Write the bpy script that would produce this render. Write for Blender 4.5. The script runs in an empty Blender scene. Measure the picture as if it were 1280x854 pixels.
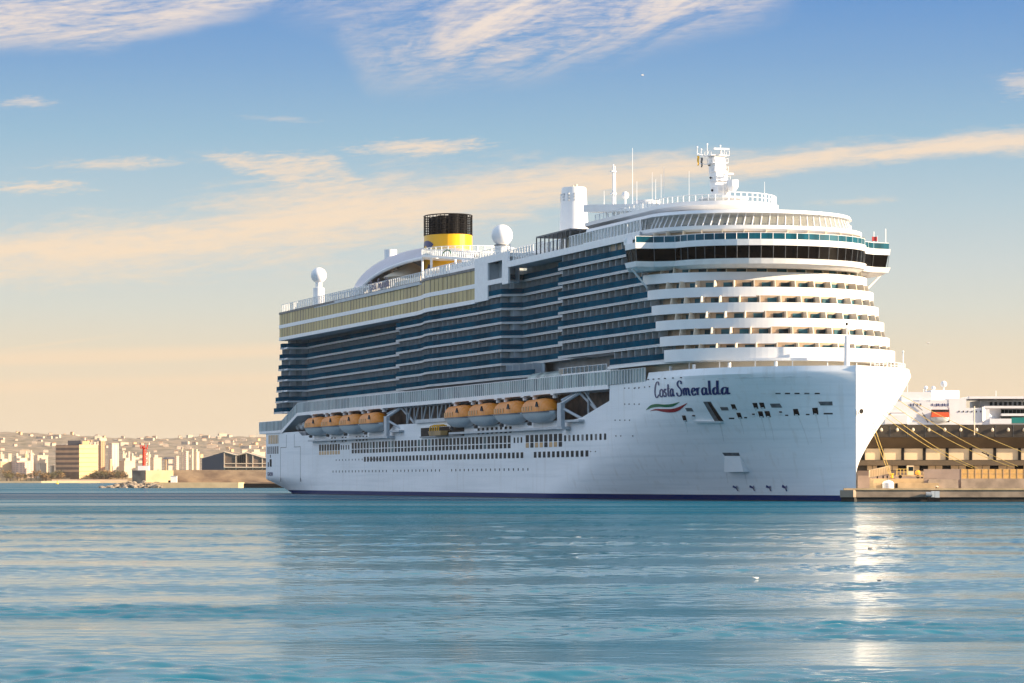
import bpy, bmesh, math, random
import numpy as np
from math import radians as R, sin, cos, pi, sqrt, atan2
random.seed(7); rng = np.random.default_rng(7)
S = bpy.context.scene
C = S.collection

# ------------------------------------------------------------------ camera
F = 3650.0; HOR = 601.0; HC = 3.45          # focal length in photo pixels, horizon row, eye height above the water
cam = bpy.data.objects.new('camera', bpy.data.cameras.new('camera')); C.objects.link(cam); S.camera = cam
cam.location = (0, 0, HC); cam.rotation_euler = (R(90), 0, 0)
cam.data.sensor_width = 36; cam.data.lens = F/1280*36
cam.data.shift_y = (HOR-427)/1280
cam.data.clip_start = 1; cam.data.clip_end = 60000

# ------------------------------------------------------------------ sun, exposure
SUN_AZ_X, SUN_AZ_Y, SUN_EL = 0.972, -0.235, 17.0
hz = cos(R(SUN_EL)); sd = np.array([SUN_AZ_X*hz, SUN_AZ_Y*hz, sin(R(SUN_EL))]); sd /= np.linalg.norm(sd)
sun = bpy.data.objects.new('sun', bpy.data.lights.new('sun', 'SUN')); C.objects.link(sun)
sun.data.energy = 4.4; sun.data.angle = R(0.6); sun.data.color = (1.0, 0.78, 0.53)
from mathutils import Vector
sun.rotation_euler = Vector(sd).to_track_quat('Z', 'Y').to_euler()
S.view_settings.view_transform = 'Standard'; S.view_settings.look = 'None'
S.view_settings.exposure = 1.45; S.view_settings.gamma = 1

# ------------------------------------------------------------------ world
W = bpy.data.worlds.new('World'); S.world = W; W.use_nodes = True
nt = W.node_tree; nt.nodes.clear(); N = nt.nodes; LK = nt.links
def nd(t, **k):
    n = N.new(t)
    for a, b in k.items(): setattr(n, a, b)
    return n
def setin(n, i, v):
    if hasattr(v, 'is_output') or isinstance(v, bpy.types.NodeSocket): LK.new(v, n.inputs[i])
    else: n.inputs[i].default_value = v
def M_(op, a, b=0.0, c=0.0, clamp=False):
    n = nd('ShaderNodeMath', operation=op, use_clamp=clamp); setin(n, 0, a); setin(n, 1, b)
    if op in ('MULTIPLY_ADD', 'COMPARE'): setin(n, 2, c)
    return n.outputs[0]
def add(a, b): return M_('ADD', a, b)
def sub(a, b): return M_('SUBTRACT', a, b)
def mul(a, b): return M_('MULTIPLY', a, b)
def mx(a, b): return M_('MAXIMUM', a, b)
def mn(a, b): return M_('MINIMUM', a, b)
def sstep(x, lo, hi):
    n = nd('ShaderNodeMapRange', interpolation_type='SMOOTHSTEP'); setin(n, 0, x)
    n.inputs[1].default_value = lo; n.inputs[2].default_value = hi; n.inputs[3].default_value = 0; n.inputs[4].default_value = 1
    return n.outputs[0]
def curve(x, pts, vmax):            # piecewise-linear function of x in 0..1280
    n = nd('ShaderNodeValToRGB'); setin(n, 0, mul(x, 1/1600.0)); cr = n.color_ramp; cr.interpolation = 'B_SPLINE' if len(pts) > 9 else 'EASE'
    cr.interpolation = 'LINEAR'
    while len(cr.elements) < len(pts): cr.elements.new(0.5)
    for e, (p, v) in zip(cr.elements, pts): e.position = p/1600.0; q = v/vmax; e.color = (q, q, q, 1)
    s = nd('ShaderNodeSeparateColor'); LK.new(n.outputs[0], s.inputs[0])
    return mul(s.outputs[0], vmax)
def noise(vec, scale, detail=5, rough=.55, dist=0.0):
    n = nd('ShaderNodeTexNoise'); LK.new(vec, n.inputs['Vector']); n.inputs['Scale'].default_value = scale
    n.inputs['Detail'].default_value = detail; n.inputs['Roughness'].default_value = rough; n.inputs['Distortion'].default_value = dist
    return n.outputs[0]
tc = nd('ShaderNodeTexCoord'); sp = nd('ShaderNodeSeparateXYZ'); LK.new(tc.outputs['Generated'], sp.inputs[0])
yy = mx(sp.outputs[1], 0.05)
gx = add(mul(M_('DIVIDE', sp.outputs[0], yy), F), 640.0)      # heading along the sky, in cloud-map units
gz = sub(HOR, mul(M_('DIVIDE', sp.outputs[2], yy), F))        # height in the sky
def vec(ax, ay, az=0.0):
    n = nd('ShaderNodeCombineXYZ'); setin(n, 0, ax); setin(n, 1, ay); setin(n, 2, az); return n.outputs[0]
# sky gradient (elevation): cream at the horizon to blue
el = sp.outputs[2]
sr = nd('ShaderNodeValToRGB'); LK.new(M_('MULTIPLY', el, 4.0, clamp=True), sr.inputs[0])
def lin(c): return tuple((x/255/12.92 if x/255 < .04045 else ((x/255+.055)/1.055)**2.4) for x in c)
EXPO = 2**-S.view_settings.exposure
rp = [(0.0, (238, 216, 185)), (110, (238, 217, 188)), (165, (229, 217, 194)), (215, (216, 217, 206)), (270, (204, 213, 212)), (340, (184, 205, 214)), (430, (154, 190, 213)), (520, (129, 170, 211)), (601, (106, 154, 209)), (740, (112, 153, 204)), (912, (128, 168, 212))]
cr = sr.color_ramp
while len(cr.elements) < len(rp): cr.elements.new(.5)
for e, (p, c) in zip(cr.elements, rp):
    e.position = min(1.0, (p/F)/sqrt(1+(p/F)**2)*4.0); l = lin(c); e.color = (l[0]*EXPO, l[1]*EXPO, l[2]*EXPO, 1)
sky = nd('ShaderNodeTexSky', sky_type='NISHITA'); sky.sun_disc = False; sky.sun_elevation = R(SUN_EL)
sky.sun_rotation = atan2(SUN_AZ_X, SUN_AZ_Y); sky.dust_density = 2.0; sky.air_density = 1.2
skm = nd('ShaderNodeMix', data_type='RGBA', blend_type='MULTIPLY'); skm.inputs[0].default_value = 1
LK.new(sky.outputs[0], skm.inputs[6]); skm.inputs[7].default_value = (.15, .15, .15, 1)
base = nd('ShaderNodeMix', data_type='RGBA'); setin(base, 0, sstep(el, .3, .6)); LK.new(sr.outputs[0], base.inputs[6]); LK.new(skm.outputs[2], base.inputs[7])
# clouds
wv = noise(vec(mul(gx, .004), mul(gz, .012)), 1.0, 4, .6)
wz = add(gz, mul(sub(wv, .5), 50.0))
sx = add(gx, mul(gz, 1.2))
str1 = noise(vec(mul(gx, .006), mul(add(gz, mul(gx, .12)), .05)), 1.0, 7, .62, .6)      # streaks falling to the left
str2 = noise(vec(mul(sub(mul(gx, .93), mul(gz, .37)), .0055), mul(add(mul(gz, .93), mul(gx, .37)), .026), 3.0), 1.0, 7, .6, 1.1)
fine = noise(vec(mul(gx, .03), mul(gz, .09)), 1.0, 6, .65, .3)
fine2 = noise(vec(mul(add(gx, mul(gz, .3)), .035), mul(add(gz, mul(gx, .06)), .21), 5.0), 1.0, 7, .68, .5)
def body(d, soft): return sstep(d, -soft, soft)
# C1 cirrus at the upper left
d1 = sub(add(curve(gx, [(0, 62), (120, 60), (250, 32), (360, 6), (420, 0), (1600, 0)], 100), -6.0), wz)
d1 = sub(d1, mul(sstep(gx, 330, 460), 80.0))
c1 = mul(body(d1, 20), mul(sstep(add(mul(str1, .65), mul(fine2, .35)), .3, .62), .93))
# C2 feathery fan, top centre
d2 = sub(curve(gx, [(0, 0), (400, 104), (500, 104), (640, 88), (760, 62), (880, 30), (1000, 0), (1600, 0)], 120), add(gz, mul(sub(wv, .5), 24.0)))
d2 = sub(d2, mul(sstep(gx, 470, 400), 80.0)); 
d2l = mul(sstep(gx, 430, 620), 1.0)
c2 = mul(mul(body(d2, 34), sstep(add(mul(str2, .65), mul(fine2, .35)), .34, .66)), add(mul(d2l, .6), .38))
c2 = mul(c2, sstep(gx, 1010, 930))
# C3 long warm band
cc = curve(gx, [(0, 318), (150, 312), (300, 288), (450, 268), (600, 240), (750, 226), (900, 208), (1100, 188), (1280, 174), (1600, 160)], 400)
cw = curve(gx, [(0, 40), (200, 52), (350, 60), (500, 58), (620, 44), (760, 30), (900, 21), (1100, 17), (1280, 19), (1600, 20)], 100)
d3 = sub(1.0, M_('DIVIDE', M_('ABSOLUTE', sub(add(gz, mul(sub(wv, .5), 34.0)), cc)), cw))
c3 = mul(sstep(add(d3, mul(sub(add(add(mul(str1, .5), mul(fine, .2)), mul(fine2, .3)), .5), 3.3)), -.2, 1.15), .92)
# C3b wedge joining the band from above
top = curve(gx, [(0, 300), (225, 188), (420, 190), (445, 215), (500, 250), (1600, 250)], 400)
bot = curve(gx, [(0, 180), (225, 190), (380, 246), (480, 262), (1600, 262)], 400)
d4 = mn(sub(gz, top), sub(bot, gz))
c4 = mul(mul(sstep(add(d4, mul(sub(fine2, .5), 34.0)), -3, 16), sstep(add(mul(str2, .5), mul(fine2, .5)), .3, .6)), .8)
c4 = mul(c4, mul(sstep(gx, 215, 280), sstep(gx, 520, 440)))
# small wisps
def wisp(x0, x1, zc, hw, sl=0.0, k=.8):
    m = (x0+x1)/2; hx = (x1-x0)/2
    ex = M_('DIVIDE', M_('ABSOLUTE', sub(gx, m)), hx)
    ez = M_('DIVIDE', M_('ABSOLUTE', sub(add(gz, add(mul(sub(gx, m), -sl), mul(sub(wv, .5), 14.0))), zc)), hw)
    dd = sub(1.0, M_('SQRT', add(mul(ex, ex), mul(ez, ez))))
    return mul(sstep(add(dd, mul(sub(add(mul(fine2, .65), mul(str1, .35)), .5), 4.4)), -.1, 1.15), k)
cl = mx(mx(c1, c2), mx(c3, c4))
for a in [(425, 620, 183, 11, -.02, .8), (-30, 135, 234, 10, .02, .85), (40, 240, 204, 9, -.03, .6), (-10, 75, 129, 8, 0, .55), (1245, 1330, 105, 20, 0, .5), (1010, 1140, 252, 6, -.03, .35), (300, 400, 148, 5, .08, .25)]:
    cl = mx(cl, wisp(*a))
# low warm banks near the horizon and a contrail
lb = noise(vec(mul(gx, .002), mul(gz, .02), 7.0), 1.0, 4, .5)
def bank(zc, hw, k): return mul(sstep(sub(add(1.0, mul(sub(lb, .5), 1.2)), M_('DIVIDE', M_('ABSOLUTE', sub(add(gz, mul(gx, .03)), zc)), hw)), 0, .9), k)
lbk = mul(mx(bank(450, 14, .62), bank(483, 15, .5)), sstep(gx, 760, 330))
cont = mul(mul(sstep(sub(1.0, M_('DIVIDE', M_('ABSOLUTE', sub(add(gz, mul(gx, .125)), 438.0)), 3.0)), 0, .8), sstep(gx, 200, 60)), .3)
cl = mx(cl, mx(lbk, cont))
cl = mul(cl, sstep(sp.outputs[1], .1, .4))
cr2 = nd('ShaderNodeValToRGB'); LK.new(M_('MULTIPLY', el, 4.0, clamp=True), cr2.inputs[0])
q = cr2.color_ramp
while len(q.elements) < 4: q.elements.new(.5)
for e, (p, c) in zip(q.elements, [(100, (250, 219, 184)), (250, (249, 224, 194)), (400, (248, 224, 198)), (600, (240, 226, 216))]):
    e.position = (p/F)*4; l = lin(c); e.color = (l[0]*EXPO, l[1]*EXPO, l[2]*EXPO, 1)
fin = nd('ShaderNodeMix', data_type='RGBA'); setin(fin, 0, M_('MULTIPLY', cl, 1.0, clamp=True)); LK.new(base.outputs[2], fin.inputs[6]); LK.new(cr2.outputs[0], fin.inputs[7])
# unseen bright patch of sky at left, added to light the shaded hull side
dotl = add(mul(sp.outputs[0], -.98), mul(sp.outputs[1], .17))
fill_noise = noise(vec(mul(sp.outputs[0], 3.0), mul(sp.outputs[1], 3.0), mul(el, 9.0)), 1.0, 5, .6)
fill_fac = mul(mul(sstep(dotl, .42, .85), sstep(el, .0, .12)), mul(sstep(fill_noise, .25, .5), .92))
fb2 = nd('ShaderNodeMix', data_type='RGBA'); setin(fb2, 0, fill_fac); LK.new(fin.outputs[2], fb2.inputs[6]); fb2.inputs[7].default_value = (.40, .45, .53, 1)
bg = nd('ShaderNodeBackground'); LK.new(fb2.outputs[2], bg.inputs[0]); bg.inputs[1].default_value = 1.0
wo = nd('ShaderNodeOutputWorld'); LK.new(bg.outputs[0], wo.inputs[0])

# ------------------------------------------------------------------ materials
def mat(name, col, rough=.5, metal=0, var=.0, vscale=3.0, bump=0, bscale=5.0, stretch=(1, 1, 1), emis=None, spec=.5, vcol=None, alpha=1):
    m = bpy.data.materials.new(name); m.use_nodes = True; t = m.node_tree; b = t.nodes['Principled BSDF']
    b.inputs['Base Color'].default_value = (*col, 1); b.inputs['Roughness'].default_value = rough; b.inputs['Metallic'].default_value = metal
    b.inputs['Specular IOR Level'].default_value = spec; b.inputs['Alpha'].default_value = alpha
    if var or bump:
        tcn = t.nodes.new('ShaderNodeTexCoord'); mp = t.nodes.new('ShaderNodeMapping'); mp.inputs['Scale'].default_value = stretch
        t.links.new(tcn.outputs['Object'], mp.inputs[0])
        nz = t.nodes.new('ShaderNodeTexNoise'); nz.inputs['Scale'].default_value = vscale; nz.inputs['Detail'].default_value = 5
        t.links.new(mp.outputs[0], nz.inputs['Vector'])
        if var:
            mi = t.nodes.new('ShaderNodeMix'); mi.data_type = 'RGBA'
            mr = t.nodes.new('ShaderNodeMapRange'); mr.inputs[1].default_value = .35; mr.inputs[2].default_value = .65
            t.links.new(nz.outputs[0], mr.inputs[0]); t.links.new(mr.outputs[0], mi.inputs[0])
            v = vcol or tuple(c*(1-var) for c in col)
            mi.inputs[6].default_value = (*v, 1); mi.inputs[7].default_value = (*col, 1)
            t.links.new(mi.outputs[2], b.inputs['Base Color'])
        if bump:
            nb = t.nodes.new('ShaderNodeTexNoise'); nb.inputs['Scale'].default_value = bscale; nb.inputs['Detail'].default_value = 3
            t.links.new(mp.outputs[0], nb.inputs['Vector'])
            bp = t.nodes.new('ShaderNodeBump'); bp.inputs['Strength'].default_value = bump; t.links.new(nb.outputs[0], bp.inputs['Height'])
            t.links.new(bp.outputs[0], b.inputs['Normal'])
    return m
MT = {}
MT['white'] = mat('white_paint', (.80, .80, .80), .4, var=.06, vscale=.3)
MT['whiteb'] = mat('white_trim', (.86, .86, .86), .45, var=.08, vscale=.8)
MT['cream'] = mat('cream_paint', (.72, .62, .48), .55, var=.06)
MT['grey'] = mat('grey_paint', (.30, .33, .36), .5, var=.25, vscale=.5)
MT['lgrey'] = mat('light_grey_paint', (.5, .54, .57), .5, var=.15, vscale=.6)
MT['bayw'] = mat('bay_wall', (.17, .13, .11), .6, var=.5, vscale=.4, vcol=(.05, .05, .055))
MT['teal'] = mat('teal_glass', (.004, .08, .135), .45, spec=0, var=.45, vscale=.16, stretch=(1, 1, .2))
MT['turq'] = mat('turquoise_glass', (.005, .10, .15), .25, spec=.2, var=.5, vscale=.5, stretch=(1, 1, .1))
MT['screen'] = mat('green_windscreen', (.36, .45, .43), .35, spec=.2, var=.45, vscale=.35, stretch=(1, 1, .15), vcol=(.12, .17, .18))
MT['black'] = mat('black_glass', (.006, .005, .005), .15, spec=.06, var=.2)
MT['dark'] = mat('dark_opening', (.014, .014, .016), .6, var=.4, spec=.1)
MT['recess'] = mat('recess_tan', (.42, .31, .21), .6, var=.15, vscale=.3)
MT['dgrey'] = mat('weathered_grey', (.14, .15, .16), .5, var=.5, vscale=1.2)
MT['window'] = mat('window_glass', (.014, .03, .042), .3, spec=.02, var=.5, vscale=.4)
MT['door'] = mat('door_glass', (.05, .15, .18), .3, spec=.05, var=.8, vscale=.35, vcol=(.02, .03, .035))
MT['amber'] = mat('warm_window', (.50, .30, .11), .3, var=.4, vscale=.5)
MT['yellow'] = mat('funnel_yellow', (.90, .46, .006), .35, var=.04)
MT['blue'] = mat('lettering_blue', (.008, .022, .13), .4)
MT['green'] = mat('emblem_green', (.0, .13, .04), .4)
MT['red'] = mat('emblem_red', (.30, .008, .012), .4)
MT['orange'] = mat('lifeboat_orange', (.80, .25, .006), .4, var=.25, vscale=.5, stretch=(1, .1, .1))
MT['boatwhite'] = mat('lifeboat_hull_paint', (.62, .66, .67), .4, var=.12)
MT['glassc'] = mat('clear_glass', (.62, .68, .66), .08, alpha=.22)
def mat_tan():       # tan screened glazing with vertical bays
    m = mat('tan_screen', (.50, .40, .17), .35, var=.28, vscale=.25, stretch=(1, 1, .05), vcol=(.36, .27, .11), spec=.2); return m
MT['tan'] = mat_tan()
def mat_cabin():
    m = mat('cabin_wall', (.50, .58, .63), .6, spec=0, var=.75, vscale=.42, stretch=(1, 1, .15), vcol=(.20, .26, .30)); return m
MT['cabin'] = mat_cabin()
def mat_hull():
    m = bpy.data.materials.new('hull_paint'); m.use_nodes = True; t = m.node_tree; b = t.nodes['Principled BSDF']; b.inputs['Roughness'].default_value = .5; b.inputs['Specular IOR Level'].default_value = .06
    tc = t.nodes.new('ShaderNodeTexCoord'); s = t.nodes.new('ShaderNodeSeparateXYZ'); t.links.new(tc.outputs['Object'], s.inputs[0])
    def NZ(sc, st, det=5):
        mp = t.nodes.new('ShaderNodeMapping'); mp.inputs['Scale'].default_value = st; t.links.new(tc.outputs['Object'], mp.inputs[0])
        n = t.nodes.new('ShaderNodeTexNoise'); n.inputs['Scale'].default_value = sc; n.inputs['Detail'].default_value = det; t.links.new(mp.outputs[0], n.inputs['Vector']); return n.outputs[0]
    def rng_(x, a, c, lo, hi):
        r = t.nodes.new('ShaderNodeMapRange'); r.inputs[1].default_value = a; r.inputs[2].default_value = c; r.inputs[3].default_value = lo; r.inputs[4].default_value = hi; t.links.new(x, r.inputs[0]); return r.outputs[0]
    def mixc(f, a, c):
        x = t.nodes.new('ShaderNodeMix'); x.data_type = 'RGBA'
        for i, v in ((0, f), (6, a), (7, c)):
            if isinstance(v, bpy.types.NodeSocket): t.links.new(v, x.inputs[i])
            else: x.inputs[i].default_value = v
        return x.outputs[2]
    c = mixc(rng_(NZ(.05, (1, 1, 3)), .35, .65, 0, 1), (.80, .82, .83, 1), (.87, .88, .89, 1))
    c = mixc(rng_(NZ(.9, (1, 1, .08)), .55, .75, 0, .28), c, (.55, .50, .44, 1))      # faint run marks
    c = mixc(rng_(NZ(.25, (.12, .12, 6)), .5, .7, 0, .35), c, (.62, .66, .68, 1))    # plating strakes
    # boot stripe: blue paint up to a metre above the water
    st = t.nodes.new('ShaderNodeMath'); st.operation = 'LESS_THAN'; t.links.new(s.outputs[2], st.inputs[0]); st.inputs[1].default_value = 1.0
    c = mixc(st.outputs[0], c, (.004, .022, .12, 1))
    fo = t.nodes.new('ShaderNodeMath'); fo.operation = 'LESS_THAN'; t.links.new(s.outputs[2], fo.inputs[0]); fo.inputs[1].default_value = .12
    c = mixc(fo.outputs[0], c, (.05, .05, .045, 1))
    t.links.new(c, b.inputs['Base Color'])
    bp = t.nodes.new('ShaderNodeBump'); bp.inputs['Strength'].default_value = .35; bp.inputs['Distance'].default_value = .25
    t.links.new(NZ(.35, (.3, .3, 1.6), 3), bp.inputs['Height']); t.links.new(bp.outputs[0], b.inputs['Normal'])
    return m
MT['hull'] = mat_hull()

# ------------------------------------------------------------------ mesh builder
class MB:
    def __init__(s): s.v = []; s.f = []; s.m = []; s.cur = 0; s.mats = []
    def use(s, name):
        if name not in s.mats: s.mats.append(name)
        s.cur = s.mats.index(name); return s
    def face(s, pts):
        n = len(s.v); s.v += [tuple(p) for p in pts]; s.f.append(tuple(range(n, n+len(pts)))); s.m.append(s.cur); return s
    def faces(s, vs, fs):
        n = len(s.v); s.v += [tuple(p) for p in vs]
        for f in fs: s.f.append(tuple(i+n for i in f)); s.m.append(s.cur)
        return s
    def box(s, x0, x1, y0, y1, z0, z1):
        return s.faces([(x, y, z) for z in (z0, z1) for y in (y0, y1) for x in (x0, x1)], [(0, 2, 3, 1), (4, 5, 7, 6), (0, 1, 5, 4), (2, 6, 7, 3), (0, 4, 6, 2), (1, 3, 7, 5)])
    def hexa(s, p): return s.faces(p, [(0, 3, 2, 1), (4, 5, 6, 7), (0, 1, 5, 4), (1, 2, 6, 5), (2, 3, 7, 6), (3, 0, 4, 7)])
    def prism(s, poly, z0, z1, top=None):      # poly: list of (x,y); top: optional other outline
        n = len(poly); t = top or poly
        vs = [(x, y, z0) for x, y in poly]+[(x, y, z1) for x, y in t]
        fs = [tuple(range(n))[::-1], tuple(range(n, 2*n))]+[(i, (i+1) % n, (i+1) % n+n, i+n) for i in range(n)]
        return s.faces(vs, fs)
    def wall(s, line, z0, z1, th, side=1):     # thin wall along an open polyline, thickened sideways
        L = offs(line, th*side); n = len(line)
        for i in range(n-1):
            a, b, c, d = line[i], line[i+1], L[i+1], L[i]
            s.hexa([(a[0], a[1], z0), (b[0], b[1], z0), (c[0], c[1], z0), (d[0], d[1], z0), (a[0], a[1], z1), (b[0], b[1], z1), (c[0], c[1], z1), (d[0], d[1], z1)])
        return s
    def tube(s, a, b, r, r2=None, n=8, caps=True):
        a = np.array(a, float); b = np.array(b, float); d = b-a; L = np.linalg.norm(d)
        if L < 1e-6: return s
        d /= L; k = np.array([0, 0, 1.]) if abs(d[2]) < .9 else np.array([1., 0, 0]); e1 = np.cross(d, k); e1 /= np.linalg.norm(e1); e2 = np.cross(d, e1); r2 = r if r2 is None else r2
        vs = []
        for p, rr in ((a, r), (b, r2)):
            for i in range(n): t = 2*pi*i/n; vs.append(p+rr*(cos(t)*e1+sin(t)*e2))
        fs = [(i, (i+1) % n, (i+1) % n+n, i+n) for i in range(n)]
        if caps: fs += [tuple(range(n))[::-1], tuple(range(n, 2*n))]
        return s.faces(vs, fs)
    def path(s, pts, r, n=6):
        for a, b in zip(pts[:-1], pts[1:]): s.tube(a, b, r, n=n)
        return s
    def lathe(s, prof, cx=0, cy=0, n=24, sx=1, sy=1):      # prof: list of (r,z)
        vs = []; m = len(prof)
        for r, z in prof:
            for i in range(n): t = 2*pi*i/n; vs.append((cx+r*sx*cos(t), cy+r*sy*sin(t), z))
        fs = []
        for j in range(m-1):
            for i in range(n): fs.append((j*n+i, j*n+(i+1) % n, (j+1)*n+(i+1) % n, (j+1)*n+i))
        fs.append(tuple(range(n))[::-1]); fs.append(tuple(range((m-1)*n, m*n)))
        return s.faces(vs, fs)
    def ball(s, c, r, n=16, m=10, sz=1): return s.lathe([(max(.01, r*sin(pi*j/m)), c[2]-r*sz*cos(pi*j/m)) for j in range(m+1)], c[0], c[1], n)
    def build(s, name, parent=None, smooth=False, flipx=False, loc=None):
        me = bpy.data.meshes.new(name); v = [(-x, y, z) for x, y, z in s.v] if flipx else s.v
        me.from_pydata([tuple(map(float, p)) for p in v], [], s.f)
        for k in s.mats: me.materials.append(MT[k])
        me.polygons.foreach_set('material_index', s.m)
        bm = bmesh.new(); bm.from_mesh(me); bmesh.ops.recalc_face_normals(bm, faces=bm.faces); bm.to_mesh(me); bm.free()
        if smooth:
            me.polygons.foreach_set('use_smooth', [True]*len(me.polygons)); me.set_sharp_from_angle(angle=R(38))
        me.update(); o = bpy.data.objects.new(name, me); C.objects.link(o)
        if parent is not None: o.parent = parent
        if loc is not None: o.location = loc
        return o
def offs(line, d):
    P = [np.array(p[:2], float) for p in line]; out = []
    for i, p in enumerate(P):
        t = (P[min(i+1, len(P)-1)]-P[max(i-1, 0)]); t /= (np.linalg.norm(t)+1e-9)
        out.append((p[0]-t[1]*d, p[1]+t[0]*d))
    return out
def tag(o, label=None, cat=None, group=None, kind=None):
    if label: o['label'] = label
    if cat: o['category'] = cat
    if group: o['group'] = group
    if kind: o['kind'] = kind
    return o
def empty(name, loc=(0, 0, 0), rz=0):
    o = bpy.data.objects.new(name, None); C.objects.link(o); o.location = loc; o.rotation_euler = (0, 0, rz); return o
def copy_tree(o, parent=None):
    c = o.copy(); C.objects.link(c); c.parent = parent
    for ch in [x for x in C.objects if x.parent == o]: copy_tree(ch, c)
    return c
def wx(px, Y): return (px-640)/F*Y
def wz(py, Y): return HC+(HOR-py)/F*Y

# ================================================================== WATER, LAND
def water_material():
    m = bpy.data.materials.new('sea_water'); m.use_nodes = True; t = m.node_tree; b = t.nodes['Principled BSDF']
    b.inputs['Specular IOR Level'].default_value = .55; b.inputs['Base Color'].default_value = (.0, .13, .20, 1); b.inputs['Roughness'].default_value = .12; b.inputs['IOR'].default_value = 1.33
    g = t.nodes.new('ShaderNodeNewGeometry')
    def NZ(sc, st, det):
        mp = t.nodes.new('ShaderNodeMapping'); mp.inputs['Scale'].default_value = st; t.links.new(g.outputs['Position'], mp.inputs[0])
        n = t.nodes.new('ShaderNodeTexNoise'); n.inputs['Scale'].default_value = sc; n.inputs['Detail'].default_value = det; n.inputs['Roughness'].default_value = .6
        t.links.new(mp.outputs[0], n.inputs['Vector']); return n.outputs[0]
    sp_ = t.nodes.new('ShaderNodeSeparateXYZ'); t.links.new(g.outputs['Position'], sp_.inputs[0])
    def far(lo, hi, y0=150, y1=600):
        r = t.nodes.new('ShaderNodeMapRange'); r.inputs[1].default_value = y0; r.inputs[2].default_value = y1; r.inputs[3].default_value = lo; r.inputs[4].default_value = hi; t.links.new(sp_.outputs[1], r.inputs[0]); return r.outputs[0]
    t.links.new(far(.06, .2), b.inputs['Roughness'])
    bp = t.nodes.new('ShaderNodeBump'); bp.inputs['Strength'].default_value = 1.0; t.links.new(far(.012, .06), bp.inputs['Distance'])
    t.links.new(NZ(2.6, (.5, 1, 1), 7), bp.inputs['Height'])
    b2 = t.nodes.new('ShaderNodeBump'); b2.inputs['Strength'].default_value = 1.0; pm = t.nodes.new('ShaderNodeMapRange'); pm.inputs[1].default_value = .38; pm.inputs[2].default_value = .62; pm.inputs[3].default_value = .25; pm.inputs[4].default_value = 1.5; t.links.new(NZ(.012, (.35, 1, 1), 3), pm.inputs[0])
    ml = t.nodes.new('ShaderNodeMath'); ml.operation = 'MULTIPLY'; t.links.new(pm.outputs[0], ml.inputs[0]); t.links.new(far(.03, .7), ml.inputs[1]); t.links.new(ml.outputs[0], b2.inputs['Distance'])
    t.links.new(NZ(.22, (.35, 1, 1), 3), b2.inputs['Height']); t.links.new(bp.outputs[0], b2.inputs['Normal'])
    t.links.new(b2.outputs[0], b.inputs['Normal'])
    # wind-ruffled water shows more of the body colour of the sea: far band and drifting patches
    df = t.nodes.new('ShaderNodeBsdfDiffuse'); df.inputs['Color'].default_value = (.004, .078, .13, 1)
    pr = t.nodes.new('ShaderNodeMapRange'); pr.inputs[1].default_value = .48; pr.inputs[2].default_value = .62; pr.inputs[3].default_value = 0; pr.inputs[4].default_value = .75; t.links.new(NZ(.05, (.22, 1, 1), 5), pr.inputs[0])
    prn = t.nodes.new('ShaderNodeMath'); prn.operation = 'MULTIPLY'; t.links.new(pr.outputs[0], prn.inputs[0]); t.links.new(far(1.0, .22, 62, 95), prn.inputs[1])
    pf = t.nodes.new('ShaderNodeMapRange'); pf.inputs[1].default_value = .36; pf.inputs[2].default_value = .58; pf.inputs[3].default_value = .25; pf.inputs[4].default_value = 1; t.links.new(NZ(.02, (.2, 1, 1), 5), pf.inputs[0])
    fm = t.nodes.new('ShaderNodeMath'); fm.operation = 'MULTIPLY'; t.links.new(pf.outputs[0], fm.inputs[0]); t.links.new(far(.08, .8, 120, 310), fm.inputs[1])
    fa = t.nodes.new('ShaderNodeMath'); fa.operation = 'MAXIMUM'; t.links.new(fm.outputs[0], fa.inputs[0]); t.links.new(prn.outputs[0], fa.inputs[1])
    ms = t.nodes.new('ShaderNodeMixShader'); t.links.new(fa.outputs[0], ms.inputs[0]); t.links.new(b.outputs[0], ms.inputs[1]); t.links.new(df.outputs[0], ms.inputs[2])
    t.links.new(ms.outputs[0], t.nodes['Material Output'].inputs['Surface'])
    return m
MT['water'] = water_material()
def wave_height(X, Y):
    Z = np.zeros_like(X); r = np.random.default_rng(3)
    for lam, a0, cnt in ((11, .014, 8), (5, .009, 12), (2.4, .0055, 18), (1.2, .0036, 24), (.6, .0023, 24)):
        for _ in range(cnt):
            l = lam*r.uniform(.75, 1.35); th = r.normal(pi/2*.98, .45); k = 2*pi/l; ph = r.uniform(0, 2*pi)
            Z += a0*r.uniform(.5, 1)*np.sin(k*(cos(th)*X+sin(th)*Y)+ph)
    mod = np.ones_like(X)*.72
    for _ in range(10):
        lx = r.uniform(25, 90); ly = r.uniform(8, 26)
        mod += .2*np.sin(2*pi*(X/lx+Y/ly*r.choice([-1, 1]))+r.uniform(0, 6.28))
    return Z*np.clip(mod, .25, 2.6)**1.3
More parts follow.
